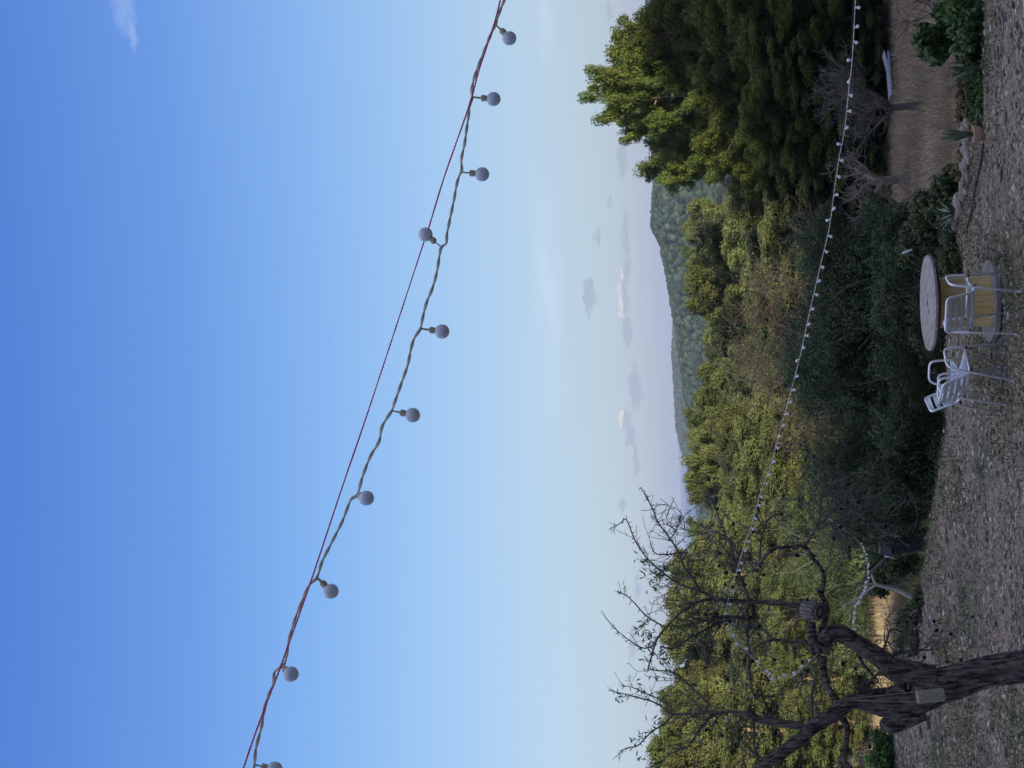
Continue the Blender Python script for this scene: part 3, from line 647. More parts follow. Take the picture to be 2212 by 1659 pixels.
# crooked limbs, traced one by one: (points, thickness, depth run)
BR = [
 ([(1790, 1400), (1774, 1400), (1762, 1392), (1755, 1385), (1753, 1365), (1752, 1345)], [17, 15, 13, 12, 12, 12], 0),
 ([R5(1085, 780), R5(1000, 790), R5(900, 780), R5(830, 775), R5(700, 770), R5(600, 762), R5(560, 755)], [7, 7, 6.5, 6, 6, 5, 5], .1),
 ([R5(560, 755), R5(480, 715), R5(400, 690), R5(330, 650), R5(230, 570), R5(170, 500), R5(130, 430), R5(90, 335), R5(60, 350), R5(28, 370)], [4.5, 3.5, 3, 2.8, 2.3, 2, 1.8, 1.5, 1.2, .9], .4),
 ([R5(560, 755), R5(500, 765), R5(440, 790), R5(380, 830), R5(300, 910), R5(250, 980), R5(225, 1060), R5(205, 1130)], [4.5, 4, 3.4, 3, 2.6, 2.4, 2.2, 1.8], -.5),
 ([R5(470, 690), R5(400, 590), R5(370, 510), R5(320, 430), R5(260, 350), R5(235, 290), R5(205, 225), R5(170, 165)], [3.6, 3.2, 2.8, 2.4, 2.1, 1.9, 1.6, 1.0], .8),
 ([R5(370, 510), R5(300, 520), R5(240, 510), R5(215, 440)], [2, 1.6, 1.3, .8], -.3),
 ([R5(330, 430), R5(365, 370), R5(382, 300)], [1.8, 1.3, .8], .3),
 ([R5(300, 910), R5(200, 850), R5(130, 775), R5(85, 735), R5(45, 718)], [2.4, 2, 1.7, 1.3, .9], .5),
 ([R5(250, 1000), R5(190, 1020), R5(140, 1000), R5(70, 950), R5(18, 905)], [2.2, 2, 1.7, 1.3, .9], .1),
 ([R5(740, 745), R5(700, 650), R5(670, 560), R5(650, 480), R5(600, 370), R5(570, 290), R5(545, 240), R5(500, 215)], [5, 4, 3.5, 3, 2.4, 2, 1.6, 1.1], .9),
 ([R5(1135, 720), R5(1145, 640), R5(1125, 590), R5(1080, 535), R5(1040, 478), R5(950, 482), R5(870, 490), R5(815, 550), R5(800, 590)], [6, 5.5, 5, 5, 5, 4.6, 4.4, 4, 3.5], -.4),
 ([R5(800, 590), R5(805, 480), R5(820, 400), R5(850, 330), R5(900, 300), R5(940, 250)], [3.2, 2.8, 2.4, 2, 1.6, 1.1], .5),
 ([R5(805, 580), R5(760, 560), R5(690, 520), R5(640, 440), R5(560, 400), R5(480, 405), R5(400, 385)], [3.2, 2.8, 2.4, 2.1, 1.7, 1.4, 1], .5),
 ([R5(1140, 1060), R5(1140, 1130), R5(1160, 1220), R5(1200, 1290), R5(1220, 1320)], [10, 9, 8.5, 8, 7], -.1),
 ([R5(1110, 1000), R5(1040, 985), R5(960, 985), R5(880, 975), R5(800, 1000), R5(750, 1050)], [6, 5, 4, 3.6, 3.2, 3], .3),
 ([R5(745, 1050), R5(735, 960), R5(742, 880), R5(730, 820), R5(760, 770)], [4.4, 4, 4.6, 4, 3.6], .1),
 ([R5(745, 1050), R5(740, 1120), R5(750, 1190), R5(770, 1265), R5(840, 1275), R5(900, 1280)], [4.2, 3.8, 3.4, 3, 2.2, 1.6], .2),
 ([R5(740, 860), R5(700, 860), R5(620, 852), R5(560, 860), R5(490, 875), R5(430, 850)], [5, 5, 4.6, 4, 3.4, 2.6], -.3),
 ([R5(640, 865), R5(540, 905), R5(480, 940), R5(420, 970), R5(340, 1020), R5(270, 1010)], [4, 3.4, 3, 2.7, 2.3, 1.6], -.5),
 ([R5(1100, 1420), R5(1050, 1445), R5(1000, 1430), R5(920, 1420), R5(850, 1410), R5(790, 1398), R5(758, 1378), R5(752, 1362)], [13, 11, 10, 9.5, 9, 9, 10, 7], .1),
 ([R5(752, 1362), R5(690, 1362), R5(600, 1360), R5(520, 1362), R5(450, 1370), R5(330, 1370), R5(290, 1340), R5(230, 1305), R5(130, 1278), R5(70, 1262), R5(20, 1250)], [5, 4.6, 4.2, 3.8, 3.4, 3, 2.6, 2.3, 1.9, 1.5, 1], .3),
 ([R5(340, 1372), R5(290, 1425), R5(240, 1455), R5(200, 1490), R5(150, 1540), R5(100, 1550), R5(55, 1570)], [2.6, 2.4, 2.1, 1.9, 1.7, 1.3, .9], -.3),
 ([R5(600, 1360), R5(540, 1390), R5(500, 1425), R5(455, 1490), R5(420, 1545), R5(330, 1580), R5(280, 1620), R5(220, 1655)], [3.4, 3, 2.8, 2.6, 2.4, 2, 1.7, 1.3], -.6),
 ([R5(330, 1340), R5(260, 1290), R5(180, 1255), R5(110, 1225), R5(60, 1222)], [2, 1.8, 1.5, 1.2, .9], .4),
 ([R5(520, 1310), R5(450, 1240), R5(400, 1190), R5(330, 1145), R5(260, 1140), R5(210, 1130)], [2.8, 2.6, 2.3, 2.1, 1.9, 1.5], .2),
 ([R5(880, 1640), R5(800, 1600), R5(772, 1540), R5(772, 1470), R5(765, 1400), R5(770, 1330)], [4, 3.8, 3.4, 3, 2.6, 1.8], .2),
 ([R5(1085, 1400), R5(1080, 1330), R5(1080, 1250), R5(1100, 1190), R5(1095, 1130)], [4.5, 3.6, 3, 2.6, 2], .3),
 ([(1813, 1545), (1830, 1570), (1828, 1600), (1822, 1640), (1840, 1665)], [9, 8, 7, 7, 7], -.15),
 ([(1851, 1512), (1846, 1495), (1856, 1488), (1880, 1492), (1902, 1497)], [4.5, 4, 3.5, 3, 2], .05),
 ([(1752, 1400), (1772, 1425), (1778, 1450), (1785, 1480), (1803, 1505), (1818, 1522)], [7, 7, 7, 8, 8, 8], .25),
 ([R5(1040, 478), (1752, 1158), (1766, 1133), (1774, 1100), (1774, 1068), (1790, 1040)], [3.5, 3, 2.6, 2.2, 1.9, 1.3], .5),
 ([(1755, 1153), (1785, 1118), (1816, 1087), (1850, 1068), (1882, 1050)], [2.6, 2.3, 2, 1.7, 1.2], .4),
 ([(1762, 1146), (1800, 1128), (1835, 1116), (1870, 1108), (1896, 1097)], [2.4, 2.1, 1.9, 1.6, 1.1], .2),
 ([(1774, 1066), (1800, 1045), (1824, 1023)], [1.8, 1.5, 1], .2),
 ([R5(1110, 700), R5(1160, 800), R5(1140, 900), R5(1120, 980)], [6, 7, 8, 9], 0),
 ([(1905, 1410), (1915, 1385), (1925, 1360), (1950, 1365), (1985, 1362)], [4, 3, 2.4, 2, 1.2], .5),
 ([(1915, 1425), (1945, 1410), (1990, 1405), (2030, 1403)], [4, 3, 2.2, 1.4], .5),
 ([(1850, 1400), (1862, 1430), (1880, 1452), (1898, 1470)], [6, 4, 3, 2], .3),
 ([(1870, 1480), (1888, 1462), (1910, 1440), (1935, 1425)], [3.4, 3, 2.4, 1.6], .1)]
rr = random.Random(5); twg = MB()
for i, (pts, r0, dY) in enumerate(BR):
    b = MB(); P, rd = limb(b, pts, [q * .88 for q in r0], dY, 9 if max(r0) > 6 else 6, .10, 4)
    b.build('branch', M['bark'] if max(r0) > 5.5 else M['twig'], alm, smooth=True)
    if i == 0: continue
    L_ = sum((Vector(P[j + 1]) - Vector(P[j])).length for j in range(len(P) - 1))
    nk = int(L_ * (24 if max(r0) < 6 else 7)) + 2
    for _ in range(nk):
        j = rr.randint(1, len(P) - 1); d = (Vector(P[j]) - Vector(P[j - 1])).normalized()
        if P[j][2] + base[2] > at(1480, 1400, AY)[2]:
            # bare straight shoots with short spurs against the sky
            if rr.random() < .55: grow(twg, P[j], d * 1.1 + Vector((rr.uniform(-1, 1), rr.uniform(-1, 1), rr.uniform(-.6, .5))), rr.uniform(.05, .22), max(.003, min(.006, rd[j] * .5)), rr.choice((0, 0, 0, 1)), rr, tips, .16, 4, 0, .0024, (1, 2), spurs=.6)
            continue
        side = Vector((rr.uniform(-1, 1), rr.uniform(-1, 1), rr.uniform(-.8, .75)))
        sky_ = at(1480, 1400, AY)[2]; ln_ = rr.uniform(.03, .12) if P[j][2] + base[2] > sky_ else rr.uniform(.08, .42)
        grow(twg, P[j], (d * .5 + side), ln_, max(.0035, min(.008, rd[j] * .5)), rr.choice((0, 1, 1, 2)), rr, tips, .42, 4, .03, .0029, (1, 3), spurs=.5)
    for j in range(len(P)):
        if rd[j] < .02 and rr.random() < .8:
            sd_ = Vector((rr.uniform(-1, 1), rr.uniform(-1, 1), rr.uniform(-1, 1))).normalized(); twg.tube([Vector(P[j]), Vector(P[j]) + sd_ * (rd[j] + rr.uniform(.015, .05))], [.005, .003], 3, cap=False)
twg.build('twigs', M['twig'], alm)
alm.children[-1]['kind'] = 'stuff'
# husks still hanging on the twigs
zt = sorted(t.z for t, d in tips)[int(len(tips) * .74)]; lowtips = [q for q in tips if q[0].z < zt]; rr.shuffle(lowtips); nutm = [MB().lathe([(.003, -.024), (.014, -.012), (.018, 0), (.014, .012), (.003, .022)], 7, rot=Matrix.Rotation(a, 3, 'X')).build('almond_husk', M['nut'], alm, smooth=True) for a in (0, .6, 1.2)]
for i in range(99):
    t, d = lowtips[i % len(lowtips)]; o = nutm[i] if i < 3 else nutm[i % 3].copy()
    if i >= 3: C.objects.link(o)
    o.parent = alm; o.location = t + Vector((0, 0, -.012)); o.rotation_euler = (rr.uniform(0, 3), rr.uniform(0, 3), rr.uniform(0, 3)); s = rr.uniform(.75, 1.1); o.scale = (s, s, s)
r = np.random.RandomState(9); LP = []; LD = []
def near(px, py, rad, prob):
    c_ = at(px, py, AY) - base
    for t, d in tips:
        q = np.array(t[:])
        if math.hypot(q[0] - c_[0], q[2] - c_[2]) < rad * U and rr.random() < prob:
            for _ in range(rr.randint(4, 9)): LP.append(q + r.normal(size=3) * .03 + np.array(d[:]) * r.uniform(-.05, .06)); LD.append(np.array(d[:]) + r.normal(size=3) * .8 + [0, 0, -.2])
near(*R5(230, 620), 36, 1); near(*R5(190, 1450), 46, 1); near(*R5(220, 1050), 50, .6); near(*R5(180, 930), 40, .5); near(*R5(100, 1280), 26, .3); near(*R5(400, 900), 60, .12); near(*R5(800, 1300), 150, .15)
V, F = leaf_quads(np.array(LP), np.array(LD), .065 * r.uniform(.7, 1.3, len(LP)), .017, r)
mesh_np('leaves', V, F, M['broad'], alm, attrs=r.rand(len(V)))
tag(alm, 'gnarled dark almond tree in the yard, nearly leafless and hung with black husks', 'tree')

# little barrel on the stub and the bark cylinder on a rope
bc = at(1752, 1318, AY - .02); br = empty('hanging_barrel', tuple(bc))
br.rotation_euler = (R_(-42), R_(6), 0)
L_ = .20; prof = [(.070 + .022 * math.sin(math.pi * t), -L_ / 2 + L_ * t) for t in np.linspace(0, 1, 9)]
mb = MB()
for k_ in range(16):      # staves
    a0 = 2 * math.pi * k_ / 16; V = []; F = []
    for j, (r0, z0) in enumerate(prof):
        for a, q in ((a0 + .035, 1), (a0 + .36, 1), (a0 + .36, .86), (a0 + .035, .86)): V.append((math.cos(a) * r0 * q, math.sin(a) * r0 * q, z0))
    for j in range(len(prof) - 1):
        for q in range(4): a = j * 4 + q; b = j * 4 + (q + 1) % 4; F.append((a, b, b + 4, a + 4))
    F += [(3, 2, 1, 0), tuple(len(prof) * 4 - 4 + q for q in range(4))]
    mb.add(V, F)
mb.build('staves', M['barrelwood'], br)
for z0 in (-.078, .078):
    r0 = .070 + .022 * math.sin(math.pi * (z0 + L_ / 2) / L_); MB().lathe([(r0 + .001, z0 - .008), (r0 + .004, z0 - .008), (r0 + .004, z0 + .008), (r0 + .001, z0 + .008)], 24, caps=False).build('hoop', M['darkwood'], br)
MB().lathe([(.064, -.094), (.064, -.088)], 20).build('barrel_end', M['darkwood'], br); MB().lathe([(.032, -.098), (.032, -.0945)], 16).build('bung', M['barrelwood'], br)
MB().lathe([(.064, .088), (.064, .094)], 20).build('barrel_end', M['darkwood'], br)
MB().tube(smooth_path([(-.05, 0, .095), (-.085, 0, .13), (-.06, 0, .16), (0, 0, .17)], 4), .006, 6).build('handle', M['greybark'], br)
tag(br, 'small grey wooden barrel fixed to the cut stub of the almond tree', 'barrel')
cc = at(2010, 1503, AY - .28); bcyl = empty('rope_feeder', tuple(cc)); hgt = .22
mb = MB(); prof = [(.052, -.115)]
for k_ in range(22): z0 = -.113 + k_ * .0105; prof += [(.054, z0), (.058, z0 + .005)]
prof += [(.054, .116), (.044, .116), (.042, .06)]
mb.lathe(prof, 22, caps=True); mb.build('cylinder', M['rope'], bcyl, smooth=True); bcyl.rotation_euler = (R_(4), R_(-3), 0)
for sx in (-1, 1):
    a = Vector((sx * .045, 0, .105)); q = at(1836, 1499 - sx * 2, AY - .30) - cc
    MB().tube([a, Vector(q)], .0028, 5).build('rope', M['rope'], bcyl)
tag(bcyl, 'pale rope wrapped cylinder hanging by two cords against the almond trunk', 'feeder')

# ------------------------------------------------------------ string lights
def sphere_prof(r0, n=10): return [(max(.0004, r0 * math.sin(math.pi * t)), -r0 * math.cos(math.pi * t)) for t in np.linspace(0, 1, n)]
def to_rot(d): return Vector(d).to_track_quat('Z', 'Y').to_matrix()
def R2(X, Y): return (877.8 + X * .3305, Y * .3305)
def R8(X, Y): return (493.7 + X * .4709, 877.8 + Y * .4709)
def YS(y): return 3.12 - .38 * y / 1659
nodes = [(R2(590, 165), R2(673, 250)), (R2(432, 635), R2(570, 647)), (R2(360, 1125), R2(495, 1139)), (R2(230, 1615), R2(125, 1532)), ((908, 710), (955, 716)), (R8(748, 20), R8(845, 40)), (R8(590, 405), R8(633, 421)), (R8(405, 785), R8(470, 848)), (R8(245, 1195), R8(286, 1228)), (R8(120, 1645), R8(212, 1665))]
cab = [R2(700, -160), R2(640, 0), R2(600, 100), R2(583, 160), R2(545, 240), R2(510, 330), R2(470, 430), R2(440, 520), R2(426, 600), R2(432, 635), R2(415, 690), R2(400, 800), R2(380, 940), R2(360, 1040), R2(362, 1110), R2(350, 1140), R2(330, 1200), R2(310, 1310), R2(285, 1430), R2(265, 1530), R2(260, 1590), R2(230, 1615), R2(218, 1659),
       (943, 590), (934, 622), (921, 655), (912, 690), (908, 710), (895, 730), (888, 752), (880, 790), (866, 830), (852, 870), R8(748, 20), R8(705, 90), R8(690, 160), R8(650, 230), R8(615, 320), R8(590, 405), R8(560, 430), R8(520, 530), R8(470, 630), R8(430, 710), R8(405, 785), R8(370, 820), R8(330, 910), R8(300, 990), R8(275, 1080), R8(260, 1170), R8(235, 1200), R8(210, 1220), R8(205, 1270), R8(170, 1360), R8(150, 1470), R8(125, 1570), R8(118, 1640), R8(100, 1760), R8(60, 1900)]
sl = empty('string_lights', tuple(at(850, 830, 2.95))); o0 = np.array(sl.location)
cp = smooth_path([at(x, y, YS(y)) - o0 for x, y in cab], 10)
def twist(mb, cp, off, rad, pitch, ph, n=6):
    P = []; s = 0
    for i, p in enumerate(cp):
        p = Vector(p)
        t = Vector(cp[min(i + 1, len(cp) - 1)]) - Vector(cp[max(i - 1, 0)]); t.normalize()
        if i: s += (p - Vector(cp[i - 1])).length
        u = Vector((0, 1, 0)).cross(t).normalized(); v = t.cross(u); a = ph + s / pitch * 2 * math.pi
        P.append(p + (u * math.cos(a) + v * math.sin(a)) * off)
    mb.tube(P, rad, n)
mb = MB(); twist(mb, cp, .0016, .0021, .062, 0); twist(mb, cp, .0016, .0021, .062, math.pi)
mb.build('cable', M['cable'], sl, smooth=True)
lbm = MB().lathe(sphere_prof(.0153, 20), 32, caps=False)
for i, (nd, bl) in enumerate(nodes):
    a = Vector(at(nd[0], nd[1], YS(nd[1])) - o0); b = Vector(at(bl[0], bl[1], YS(bl[1]) - (.022 if i in (6, 8) else .0)) - o0)
    d = (b - a)
    bu = MB().lathe(sphere_prof(.0153, 20), 32, tuple(b), caps=False).build('bulb', M['bulb'], sl, smooth=True)
    dn = d.normalized(); e = b - dn * .0140; rot = to_rot(dn)
    sk = MB(); sk.lathe([(.0062, -.0125), (.0070, -.011), (.0070, -.004), (.0060, -.0035), (.0060, .0025)], 14, tuple(e), rot); 
    w_ = Vector((rr.uniform(-.002, .002), 0, rr.uniform(-.002, .002)))
    sk.tube([a, (a + e) / 2 + w_, e - dn * .010], .0016, 6); sk.tube([a + Vector((.001, .002, .002)), (a + e) / 2 - w_ + Vector((0, .002, 0)), e - dn * .010 + Vector((.001, 0, .001))], .0016, 6)
    sk.box(e - dn * .009 + rot @ Vector((.006, 0, 0)), (.002, .0015, .004), rot)
    sk.build('socket', M['socket'], bu, smooth=False)
tag(sl, 'large near string of round white bulbs on twisted cable across the blue sky', 'string lights')
rc = [R2(655, -160), (1081, 0), (1068, 50), (1049.7, 106), (1033, 157), (1020, 207), (1000, 267.7), (960.4, 380), (927, 489), (907.5, 548), R8(648, 0), R8(525, 360), R8(375, 810), R8(240, 1190), R8(130, 1480), R8(70, 1655), R8(20, 1800)]
pp = smooth_path([at(x, y, YS(y) + (.024 if 300 < y < 1100 else -.010)) - o0 for x, y in rc], 16)
cd = MB(); twist(cd, smooth_path(pp, 3), .0009, .0012, .014, 0, 4); twist(cd, smooth_path(pp, 3), .0009, .0012, .014, math.pi, 4)
o = cd.build('support_cord', M['cord'], None, smooth=True); o.location = o0; tag(o, 'thin maroon cord pulled taut beside the near string of bulbs', 'cord')

def small_string(name, P3, cordpts, label, group, up=None, rb=.0128, drop=None):
    root = empty(name, tuple(P3[0])); o1 = np.array(root.location)
    sp = [p - o1 for p in smooth_path(cordpts, 5)]
    mb = MB(); twist(mb, sp, .0022, .0022, .07, 0, 5); twist(mb, sp, .0022, .0022, .07, math.pi, 5); mb.build('cable', M['cable'], root, smooth=True)
    proto = None
    for i, b in enumerate(P3):
        q = b - o1; j = min(range(len(sp)), key=lambda k_: abs(sp[k_][0] - q[0]) + .3 * abs(sp[k_][2] - q[2]) + .2 * abs(sp[k_][1] - q[1])); c_ = sp[j]
        d = Vector(q - c_); d = d.normalized() if d.length > .004 else Vector((0, 0, -1))
        if proto is None:
            pm = MB(); pm.lathe(sphere_prof(rb, 12), 16, caps=False); pm.lathe([(.0065, -rb - .012), (.0065, -rb + .004)], 8); proto = pm.build('bulb', M['bulbw'], root, smooth=True); o = proto
        else: o = proto.copy(); C.objects.link(o)
        o.parent = root; o.location = Vector(c_) + d * (rb + .014); o.rotation_euler = d.to_track_quat('Z', 'Y').to_euler()
    tag(root, label, 'string lights', group); return root
S2 = [(1860, 16, 1), (1857, 55, 1), (1854, 94, 1), (1833, 130, -1), (1835, 173, .3), (1836, 205, .8), (1832, 240, .8), (1828, 277, 1), (1809, 311, -1), (1817, 346, 1), (1812, 381, 1), (1806, 421, 1), (1800, 452, 1), (1783, 477, -1), (1791, 510, 1), (1785, 543, 1), (1778, 577, 1), (1771, 606, 1), (1763, 636, 1), (1757, 667, 1), (1750, 699, .6), (1744, 725, 1), (1736, 750, .5), (1722, 779, -1), (1724, 812, 1), (1715, 842, 1), (1709, 868, 1), (1702, 894, 1), (1695, 918, 1), (1683, 943, .3), (1682, 968, 1), (1673, 997, 1), (1663, 1025, 1), (1658.7, 1045, 1), (1645.7, 1073.7, 1), (1639.6, 1091.5, 1), (1634.4, 1121, 1), (1626.3, 1142, 1), (1618, 1169.6, 1), (1610, 1187.8, 1), (1600.8, 1215, 1), (1596.7, 1232, 1), (1581.8, 1276, .5), (1577.7, 1305, 1), (1570.9, 1326.6, 1), (1565.6, 1344.4, 1)]
def YT(y): return 10.2 + 2.8 * max(0, min(1, (y + 40) / 1400)) ** .9
# cable through the points just above the hanging bulbs
cpt = [(1856, -60), (1848, 5), (1845, 60), (1841, 130), (1835, 180), (1829, 240), (1823, 290), (1812, 345), (1804, 400), (1797, 455), (1790, 500), (1778, 550), (1764, 610), (1750, 670), (1738, 725), (1727, 775), (1714, 825), (1702, 870), (1690, 912), (1678, 955), (1667, 1000), (1654, 1035), (1638, 1080), (1622, 1140), (1606, 1185), (1592, 1232), (1576, 1285), (1565, 1330), (1560, 1350)]
small_string('string_lights', [at(x, y, YT(y)) for x, y, _ in S2], [at(x, y, YT(y)) for x, y in cpt], 'long far string of small white bulbs from the frame edge into the almond tree', 'strings of small bulbs around the almond tree')
dc = MB().tube([at(x - 3, y, YT(y) + .03) for x, y in smooth_path([(x, y, 0) for x, y in cpt[:22]], 4) for x, y in [(x, y)]] if False else [at(p[0] - 4, p[1], YT(p[1]) + .02) for p in smooth_path([(x, y, 0) for x, y in cpt[:22]], 4)], .0022, 5)
o = dc.build('support_cord', M['darkcord'], None); tag(o, 'thin brown support cord running along the far string of small bulbs', 'cord')
S4 = [(1585.8, 1372), (1593.9, 1391), (1614, 1401), (1638, 1428.6), (1655, 1450), (1660.7, 1457), (1668.8, 1466), (1676, 1464), (1696, 1459), (1713, 1453), (1720.6, 1453.7), (1735.6, 1438.7), (1752, 1425), (1572, 1358)]
cp4 = [(1562, 1350), (1580, 1372), (1592, 1386), (1608, 1402), (1632, 1428), (1655, 1455), (1668, 1470), (1690, 1464), (1713, 1458), (1735, 1442), (1755, 1424), (1768, 1410)]
small_string('string_lights', [at(x, y, 12.9) for x, y in S4], [at(x, y, 12.9) for x, y in cp4], 'short string of small bulbs wound through the almond twigs', 'strings of small bulbs around the almond tree')
def R5b(X, Y): return (1837.8 + X * .21502, 1014.9 + Y * .21502)
S3 = [R5b(*q) for q in [(108, 740), (130, 762), (148, 785), (158, 822), (163, 850), (172, 885), (178, 915), (187, 942), (192, 962), (192, 985), (193, 1020), (188, 1048), (188, 1085), (183, 1118), (155, 1133), (175, 1175), (170, 1192), (160, 1215), (143, 1240), (134, 1265), (120, 1290), (110, 1330), (90, 1325), (78, 1350), (50, 1365), (38, 1435), (62, 1435), (50, 1490), (38, 1518), (28, 1530), (30, 1600)]]
c3 = [(1790, 1120), R5b(-60, 600), R5b(0, 650), R5b(75, 720), R5b(120, 780), R5b(150, 870), R5b(165, 960), R5b(170, 1040), R5b(165, 1110), R5b(145, 1170), R5b(110, 1240), R5b(80, 1310), R5b(50, 1370), R5b(38, 1440), R5b(30, 1510), R5b(20, 1600), (1838, 1385)]
def Y3(y): return float(np.interp(y, [1120, 1180, 1300, 1385], [22.5, 21.5, 16.0, 13.1]))
small_string('string_lights', [at(x, y, Y3(y)) for x, y in S3], [at(x, y, Y3(y)) for x, y in c3], 'crowded sagging string of small white bulbs beyond the almond tree', 'strings of small bulbs around the almond tree')

# ------------------------------------------------------------ cable drum table
def gp(x, y, z=0):
    d = FW + ((x - 1106) / FPX) * CX - ((y - 829.5) / FPX) * CY; t = (z - EYE) / d[2]; return np.array([0, 0, EYE]) + d * t
tb_ = gp(2145, 650); T = empty('cable_drum_table', (tb_[0], tb_[1], H(tb_[0], tb_[1]) + .005)); T.rotation_euler = (0, R_(1.5), R_(25))
def planks(rad, z0, th, n, seed):
    mb = MB(); w_ = 2 * rad / n; q = random.Random(seed)
    for i in range(n):
        x0 = -rad + i * w_ + .0015; x1 = x0 + w_ - .003; dz = q.uniform(-.0015, .0015); ring = []
        m_ = 14
        ys_ = [(x0 + (x1 - x0) * k_ / m_) for k_ in range(m_ + 1)]
        up_ = [(x, math.sqrt(max(0, rad * rad - x * x))) for x in ys_]
        out = [(x, -y) for x, y in up_] + [(x, y) for x, y in reversed(up_)]
        nn_ = len(out); V = [(x, y, z0 + dz) for x, y in out] + [(x, y, z0 + th + dz) for x, y in out]
        F = [tuple(range(nn_))[::-1], tuple(range(nn_, 2 * nn_))] + [(k_, (k_ + 1) % nn_, nn_ + (k_ + 1) % nn_, nn_ + k_) for k_ in range(nn_)]
        mb.add(V, F)
    return mb
planks(.44, .0, .05, 7, 1).build('bottom_disc', M['greywood'], T)
mb = MB()
for k_ in range(26):
    a = 2 * math.pi * k_ / 26; mb.box((math.cos(a) * .262, math.sin(a) * .262, .335), (.011, .031, .2845), Matrix.Rotation(a, 3, 'Z'))
mb.build('drum', M['drumwood'], T)
planks(.465, .62, .035, 7, 2).build('under_disc', M['darkwood'], T)
planks(.518, .658, .026, 8, 3).build('tabletop', M['greywood'], T)
for (bx, by, q) in ((0, 0, .034), (.11, .012, .018), (-.11, -.01, .018), (.17, .015, .012)):
    MB().lathe([(q, .6862), (q * .9, .6875)], 12, (bx, by, 0)).build('bolt', M['black'], T)
tag(T, 'round table made from a wooden cable drum with a grey weathered top', 'table')

# ------------------------------------------------------------ aluminium chairs
def rounded(pts, rad=.05, seg=5):
    P = [Vector(p) for p in pts]; out = [P[0]]
    for i in range(1, len(P) - 1):
        a = (P[i - 1] - P[i]); b = (P[i + 1] - P[i]); r0 = min(rad, a.length * .45, b.length * .45); s = P[i] + a.normalized() * r0; e = P[i] + b.normalized() * r0
        for k_ in range(seg + 1):
            t = k_ / seg; out.append(s * (1 - t) ** 2 + P[i] * 2 * t * (1 - t) + e * t * t)
    out.append(P[-1]); return out
def make_chair():
    c = empty('aluminium_chair')
    for sx in (-1, 1):
        MB().tube(rounded([(sx * .225, .21, 0), (sx * .255, .17, .655), (sx * .265, -.08, .655), (sx * .235, -.27, 0)], .07), .0125, 10).build('leg_loop', M['alu'], c, smooth=True)
    # back frame goes down into the seat frame
    MB().tube(rounded([(-.19, .20, .43), (-.195, -.13, .415), (-.19, -.24, .71), (.19, -.24, .71), (.195, -.13, .415), (.19, .20, .43)], .05), .0125, 10).build('back_frame', M['alu'], c, smooth=True)
    b = MB(); b.tube([(-.255, .165, .425), (.255, .165, .425)], .010, 8); b.tube([(-.255, -.11, .415), (.255, -.11, .415)], .010, 8); b.build('seat_frame', M['alu'], c, smooth=True)
    for k_ in range(6):
        y0 = .185 - k_ * .058; V = []; F = []
        for j in range(9):
            x = -.185 + .37 * j / 8; z = .437 - .012 * (1 - (x / .185) ** 2) + (.012 if k_ == 0 else 0) * -1
            for dy, dz in ((-.023, .004), (.023, .004), (.023, -.002), (-.023, -.002)): V.append((x, y0 + dy, z + dz))
        for j in range(8):
            for q in range(4): a = j * 4 + q; bb = j * 4 + (q + 1) % 4; F.append((a, bb, bb + 4, a + 4))
        F += [(0, 1, 2, 3), (35, 34, 33, 32)]
        MB().add(V, F).build('seat_slat', M['aluslat'], c)
    for k_ in range(4):
        z0 = .672 - k_ * .066; y0 = -.13 - .11 * (z0 - .415) / .295; V = []; F = []
        for j in range(9):
            x = -.188 + .376 * j / 8; yy = y0 - .035 * (1 - (x / .188) ** 2)
            for dy, dz in ((-.003, -.020), (.003, -.020), (-.004, .020), (-.010, .020)): V.append((x, yy + dy, z0 + dz))
        for j in range(8):
            for q in range(4): a = j * 4 + q; bb = j * 4 + (q + 1) % 4; F.append((a, bb, bb + 4, a + 4))
        F += [(0, 1, 2, 3), (35, 34, 33, 32)]
        MB().add(V, F).build('back_slat', M['aluslat'], c)
    for sx in (-1, 1):
        for (x, y, z) in ((.245, .165, .425), (.252, -.115, .415)): MB().lathe([(.017, -.012), (.017, .012)], 10, (sx * x, y, z), Matrix.Rotation(math.pi / 2, 3, 'Y')).build('clamp', M['plastic'], c)
    for sx in (-1, 1):
        for yy in (.21, -.27): MB().lathe([(.0145, -.002), (.0145, .02)], 10, (sx * (.225 if yy > 0 else .235), yy, 0)).build('foot_cap', M['alu'], c)
    return c
ch = make_chair(); ch.location = (.58, 15.1, H(.58, 15.1) + .003); ch.rotation_euler.z = R_(-28)
tag(ch, 'aluminium armchair with its slatted back to us, pushed up to the drum table', 'chair', 'aluminium chairs by the drum table')
for (x, y, a, lb) in ((-.135, 15.58, -57, 'aluminium armchair standing in front of the other one left of the drum table'), (-.24, 16.08, -112, 'rearmost aluminium armchair, its slats catching the light beyond the front chair')):
    o = copy_tree(ch); o.location = (x, y, H(x, y) + .003); o.rotation_euler.z = R_(a); tag(o, lb, 'chair', 'aluminium chairs by the drum table')

